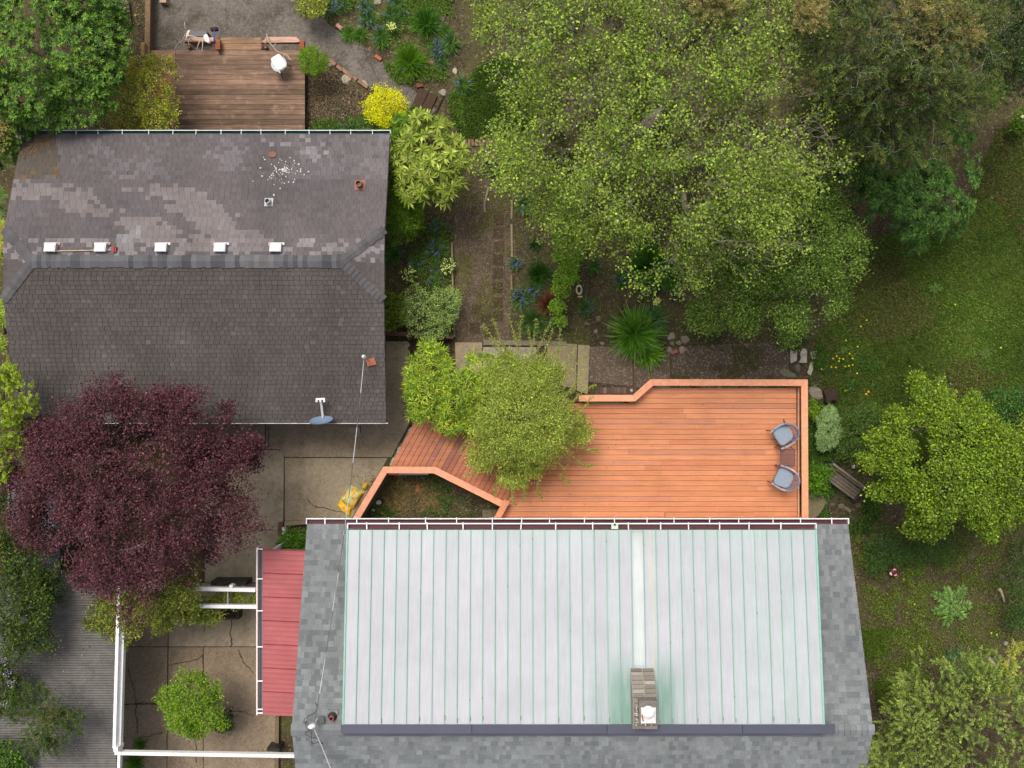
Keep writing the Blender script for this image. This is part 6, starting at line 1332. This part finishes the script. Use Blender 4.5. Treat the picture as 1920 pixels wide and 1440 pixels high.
for x_, y_, rr_, lab in ((768,515,14,'small yellow-flowered plant in the garage bed'),(840,500,13,'cream-flowered plant by the timber edging in the garage bed'),(1210,548,20,'row of tiny cream flowers below the dark strappy clump'),(1270,553,13,'small cream-flowered plant right of the strappy clumps'),(735,52,7,'tiny white-flowered plant in the upper bed'),(1232,566,6,'single pale primrose above the large daylily')):
    tree('flowering_plant', lab, 'flower plant', [(x_,y_,rr_,.22,.5)], (x_,y_), .01, 40, 7, .04, .03, GC, .03, seed=int(x_), topz=.12,
         extra=lambda mb, T, o, r: mb.quads(leafq(np.repeat(T, 2, 0)+np.array([0, 0, .05])+r.normal(0, .02, (len(T)*2, 3)), r.normal(0, 1, (len(T)*2, 3))*[1, 1, .2], .04, .038, r, .3), palette(len(T)*2, [S(232,232,170), S(240,240,215)], r, .06)))
tree('ivy_strip', 'narrow strip of bright green ivy hanging along the edge right of the pavers', 'ivy', [(1062,440,24,1.2,.5),(1065,480,23,1.1,.5),(1063,515,20,1.0,.5),(1052,540,15,.8),(1045,575,13,.6),(1060,405,22,1.2),(1050,600,10,.5)], (1062,480), .03, 760, 8, .055, .048, [S(128,166,54), S(108,148,46), S(146,180,70)], .05, inner=.15, seed=46, topz=.6, cj=.14, flat=.5)
BM = [S(166,186,58), S(142,168,54), S(186,198,74), S(112,144,50), S(90,124,48)]
tree('bamboo', 'large bright bamboo clump between the garage and the deck ramp', 'bamboo', [(805,690,40,2.0),(860,730,44,1.9),(800,740,40,1.8),(850,775,38,1.6),(900,695,30,1.9),(780,710,24,1.6),(905,750,36,1.6),(880,790,24,1.3),(830,670,16,1.7)], (840,730), .03, 560, 9, .20, .026, BM, .05, style='star', inner=.15, seed=47, up=.35, topz=1.0, out=.6, cj=.2, droop=.3, sat=2)
tree('bamboo', 'dark lower bamboo leaves at the left edge of the large bamboo clump', 'bamboo', [(775,760,18,.9),(785,785,14,.8),(772,735,12,.9)], (780,765), .02, 120, 9, .13, .02, [S(76,110,52), S(60,94,46)], .04, style='star', seed=48, topz=.4)
OL = [S(184,196,112), S(164,182,100), S(202,212,138), S(134,154,80)]
def wisps(mb, T, o, r):
    for k in range(300):
        a = r.random()*2*math.pi; r0, r1 = r.uniform(45, 75), r.uniform(82, 118)*(1.0 if abs(math.sin(a)) < .8 else .92); px0, py0 = 988+math.cos(a)*r0, 790-math.sin(a)*r0
        px1, py1 = 988+math.cos(a+r.normal(0, .1))*r1, 790-math.sin(a)*r1; p0, p1 = P(px0, py0, 2.9), P(px1, py1, r.uniform(1.7, 2.5)); m = 26
        t_ = np.sort(r.random(m)); q = p0+(p1-p0)*t_[:, None]+np.array([0, 0, .35])*np.sin(t_*3.14)[:, None]+r.normal(0, .022, (m, 3))
        mb.tube(p0+(p1-p0)*np.linspace(0, 1, 6)[:, None]+np.array([0, 0, .35])*np.sin(np.linspace(0, 1, 6)*3.14)[:, None], .0035, 3, S(150,158,90), caps=False)
        mb.quads(leafq(q, unit(p1-p0)+r.normal(0, .7, (m, 3)), r.uniform(.035, .06, m), .02, r, .5), palette(m, OL, r, .15)*math.exp(r.normal(0, .15)))
tree('sprouting_shrub', 'round olive-green twiggy shrub with long shoots growing over the deck', 'shrub', [(988,790,66,2.8,.6),(960,755,38,2.6),(1025,768,36,2.5),(1025,822,36,2.4),(950,830,40,2.4),(995,855,32,2.2),(985,720,44,2.6),(1070,800,30,2.2),(920,800,34,2.2),(900,850,24,1.9),(940,700,34,2.4),(960,890,24,1.8),(1020,700,30,2.4)], (985,770), .10, 4200, 13, .054, .026, OL, .07, inner=.25, seed=49, topz=1.0, cj=.2, out=.9, up=.2, bark=S(140,136,88), sat=2, extra=wisps)
# long shoots of that shrub
t = [o for o in bpy.data.objects if o.name.startswith('sprouting_shrub')][0]
r5 = np.random.default_rng(12); mbt = MB(); mbl = MB()
SH = [((960,690),(905,610)),((965,690),(925,600)),((975,690),(952,590)),((980,690),(978,595)),((985,690),(1005,600)),((1000,690),(1035,620)),((1010,700),(1060,650)),((1040,720),(1078,652)),((1060,740),(1095,690)),((1070,760),(1118,722)),((1075,775),(1110,745)),((970,680),(940,640)),((950,690),(920,635)),((1085,800),(1112,790)),((1085,840),(1125,848)),((1080,860),(1110,872)),((1050,880),(1068,905)),((1010,900),(1018,935)),((960,905),(968,948)),((930,900),(925,930)),((900,860),(872,890)),((890,830),(862,850)),((985,905),(980,940)),((1000,690),(990,612)),((945,700),(905,660)),((1030,715),(1050,620)),((1068,830),(1126,805)),((995,680),(1032,604)),((1046,728),(1098,668))]
for a, b in SH:
    a3, b3 = P(*a, 2.5), P(*b, 2.9 if b[1] < 760 else 1.9); k = 14; bend = r5.normal(0, .06, 3)
    pts = np.array([a3+(b3-a3)*s_+bend*math.sin(s_*3.14) for s_ in np.linspace(0, 1, k)]); mbt = MB(); mbt.tube(pts, np.linspace(.012, .004, k), 4, S(156,150,92), caps=False); mbt.build('shoot', M['bark'], t)
    idx = np.repeat(np.arange(2, k), 9); pos = pts[idx]+r5.normal(0, .025, (len(idx), 3)); d = r5.normal(0, 1, (len(idx), 3))+unit(b3-a3)*.6
    mbl.quads(leafq(pos, d, r5.uniform(.035, .065, len(idx)), .022, r5, .5), palette(len(idx), [S(160,174,98), S(142,162,84), S(178,184,120)], r5, .15))
mbl.build('shoot_leaves', M['leaf'], t)
SL_ = [S(156,184,162), S(132,162,130), S(170,192,164), S(120,150,116)]
tree('silver_shrub', 'pale silvery-green shrub right of the deck rail', 'shrub', [(1552,790,20,.7,.6),(1555,812,24,.7,.6),(1548,825,18,.6,.6),(1553,772,12,.6)], (1552,800), .03, 340, 9, .085, .016, SL_, .02, style='star', seed=50, topz=.3, up=.3, cj=.12)
tree('low_shrub', 'fresh green low shrub between the deck rail and the garden bench', 'shrub', [(1528,893,20,.6),(1535,912,16,.5),(1520,905,14,.5),(1550,885,10,.6)], (1528,900), .03, 300, 8, .06, .042, [S(96,140,40), S(78,120,38), S(112,154,50)], .05, seed=51, topz=.25)
tree('low_shrub', 'small yellow-green plant at the deck rail near its upper corner', 'shrub', [(1526,770,9,.4),(1530,782,8,.4),(1524,757,7,.4)], (1527,770), .02, 90, 8, .05, .04, [S(130,160,44), S(110,142,40)], .04, seed=52, topz=.2)
tree('low_shrub', 'soft mid-green shrub left of the maple below the stump', 'shrub', [(1600,800,32,.8),(1620,835,30,.8),(1590,840,22,.6),(1625,780,24,.7)], (1605,815), .03, 520, 9, .05, .03, [S(84,116,54), S(70,102,48), S(98,130,62)], .06, seed=53, topz=.3)
tree('low_shrub', 'dark ferny shrub below the house gutter corner in the right bed', 'shrub', [(1655,1020,30,.7),(1645,1050,24,.6),(1680,1035,22,.6)], (1655,1035), .03, 420, 9, .05, .028, [S(70,108,54), S(58,92,48), S(84,120,62)], .06, seed=54, topz=.3)
tree('low_shrub', 'green ferny patch under the lowest leaves of the maple', 'shrub', [(1740,1025,28,.6),(1770,1030,24,.6),(1720,1045,18,.5)], (1745,1030), .03, 360, 9, .05, .028, [S(78,112,52), S(66,98,46)], .06, seed=55, topz=.25)
tree('low_shrub', 'dark green shrubs along the right edge by the pale driftwood', 'shrub', [(1905,1080,30,.8),(1915,1130,26,.7),(1900,1160,20,.6),(1925,1040,30,.8)], (1908,1100), .03, 420, 9, .055, .03, [S(66,102,50), S(56,88,44), S(82,116,56)], .06, seed=56, topz=.3)
tree('low_shrub', 'leafy green plant with a pale seed head at the right edge above the lawn', 'shrub', [(1912,225,14,.6),(1905,238,10,.5),(1918,215,9,.5)], (1912,226), .02, 120, 8, .06, .045, [S(110,140,50), S(92,122,46)], .04, seed=57, topz=.2)
blob_obj('seed_head', 'pale round seed head at the right edge above the lawn', 'flower', 1917, 219, 6, 6, .75, S(220,205,170), .05)
tree('corner_shrub', 'leafy shrub squeezed between the house corner and the red patio cover', 'shrub', [(545,1012,17,.8),(562,1008,16,.8),(535,1022,12,.6),(560,1024,14,.7)], (552,1015), .03, 240, 8, .065, .045, [S(104,150,54), S(84,128,46)], .05, seed=58, topz=.4)
tree('patio_shrub', 'bright lime-green rounded shrub growing from the patio', 'shrub', [(358,1310,44,1.9),(390,1300,24,1.7),(345,1345,30,1.7),(390,1340,30,1.7),(320,1308,22,1.5),(370,1368,16,1.4),(370,1282,20,1.7)], (365,1325), .06, 900, 12, .068, .03, [S(128,162,54), S(108,142,46), S(148,180,68)], .06, inner=.15, seed=59, topz=.9, cj=.16, lump=.2)
tree('low_shrub', 'dark green shadowy shrub peeking out behind the lime-green patio shrub', 'shrub', [(422,1345,17,.7),(425,1362,12,.6),(412,1358,10,.6)], (420,1352), .03, 170, 8, .05, .034, [S(48,84,44), S(40,70,38)], .05, seed=60, topz=.3)
VP = [S(134,150,66), S(112,134,58), S(156,164,84), S(168,160,82), S(94,114,52)]
tree('climbing_vine', 'olive-green climbing vine trailing along the paired white beams', 'vine', [(200,1150,28,2.5),(225,1130,30,2.5),(260,1150,24,2.4,.5),(300,1135,26,2.5,.5),(340,1140,26,2.5,.5),(330,1110,24,2.4,.5),(385,1135,20,2.0,.5),(250,1165,22,2.7),(290,1145,24,2.9),(345,1120,26,3.0),(380,1150,16,2.0,.5),(420,1122,15,1.9,.5),(445,1124,12,1.9,.5),(215,1175,24,2.4),(225,1200,14,2.4),(180,1165,16,2.4),(470,1124,8,1.9),(400,1150,16,2.0),(355,1090,14,2.4),(300,1165,18,2.2)], (330,1150), .04, 1700, 8, .085, .032, VP, .06, inner=.3, seed=61, topz=2.2, up=-.3, bark=S(130,116,90), cj=.22, lump=.25, sat=3)
mb = MB(); r7 = np.random.default_rng(3)
for k in range(70): q = scatter([(100,270),(100,258),(60,262),(45,300)], 1, 2.5, r=r7)[0]; mb.box((q[0], q[1], zu(q[1])+.024), (.06, .02, .008), r7.random()*3, S(130,92,54))
tag(mb.build('roof_leaves', M['leaf'], loc=tuple(P(80, 275, 2.5))), 'brown fallen leaves on the upper left garage roof corner', 'leaves', kind='stuff')

stuff_quads('deck_leaves', np.concatenate([scatter([(870,880),(1130,700+60),(1160,900),(960,960)], 60, ZD, r=r), scatter([(1090,760),(1490,735),(1490,970),(960,970)], 26, ZD, r=r)]), .045, .022, [S(150,150,70), S(120,90,50), S(180,160,90)], z=(ZD+.006, ZD+.02), elev=.1)
stuff_quads('carport_leaves', scatter([(40,1110),(215,1170),(205,1440),(10,1440)], 70, 2.5, r=r), .05, .025, [S(130,110,70), S(150,140,90), S(100,80,60)], z=(2.478, 2.50), elev=.1)
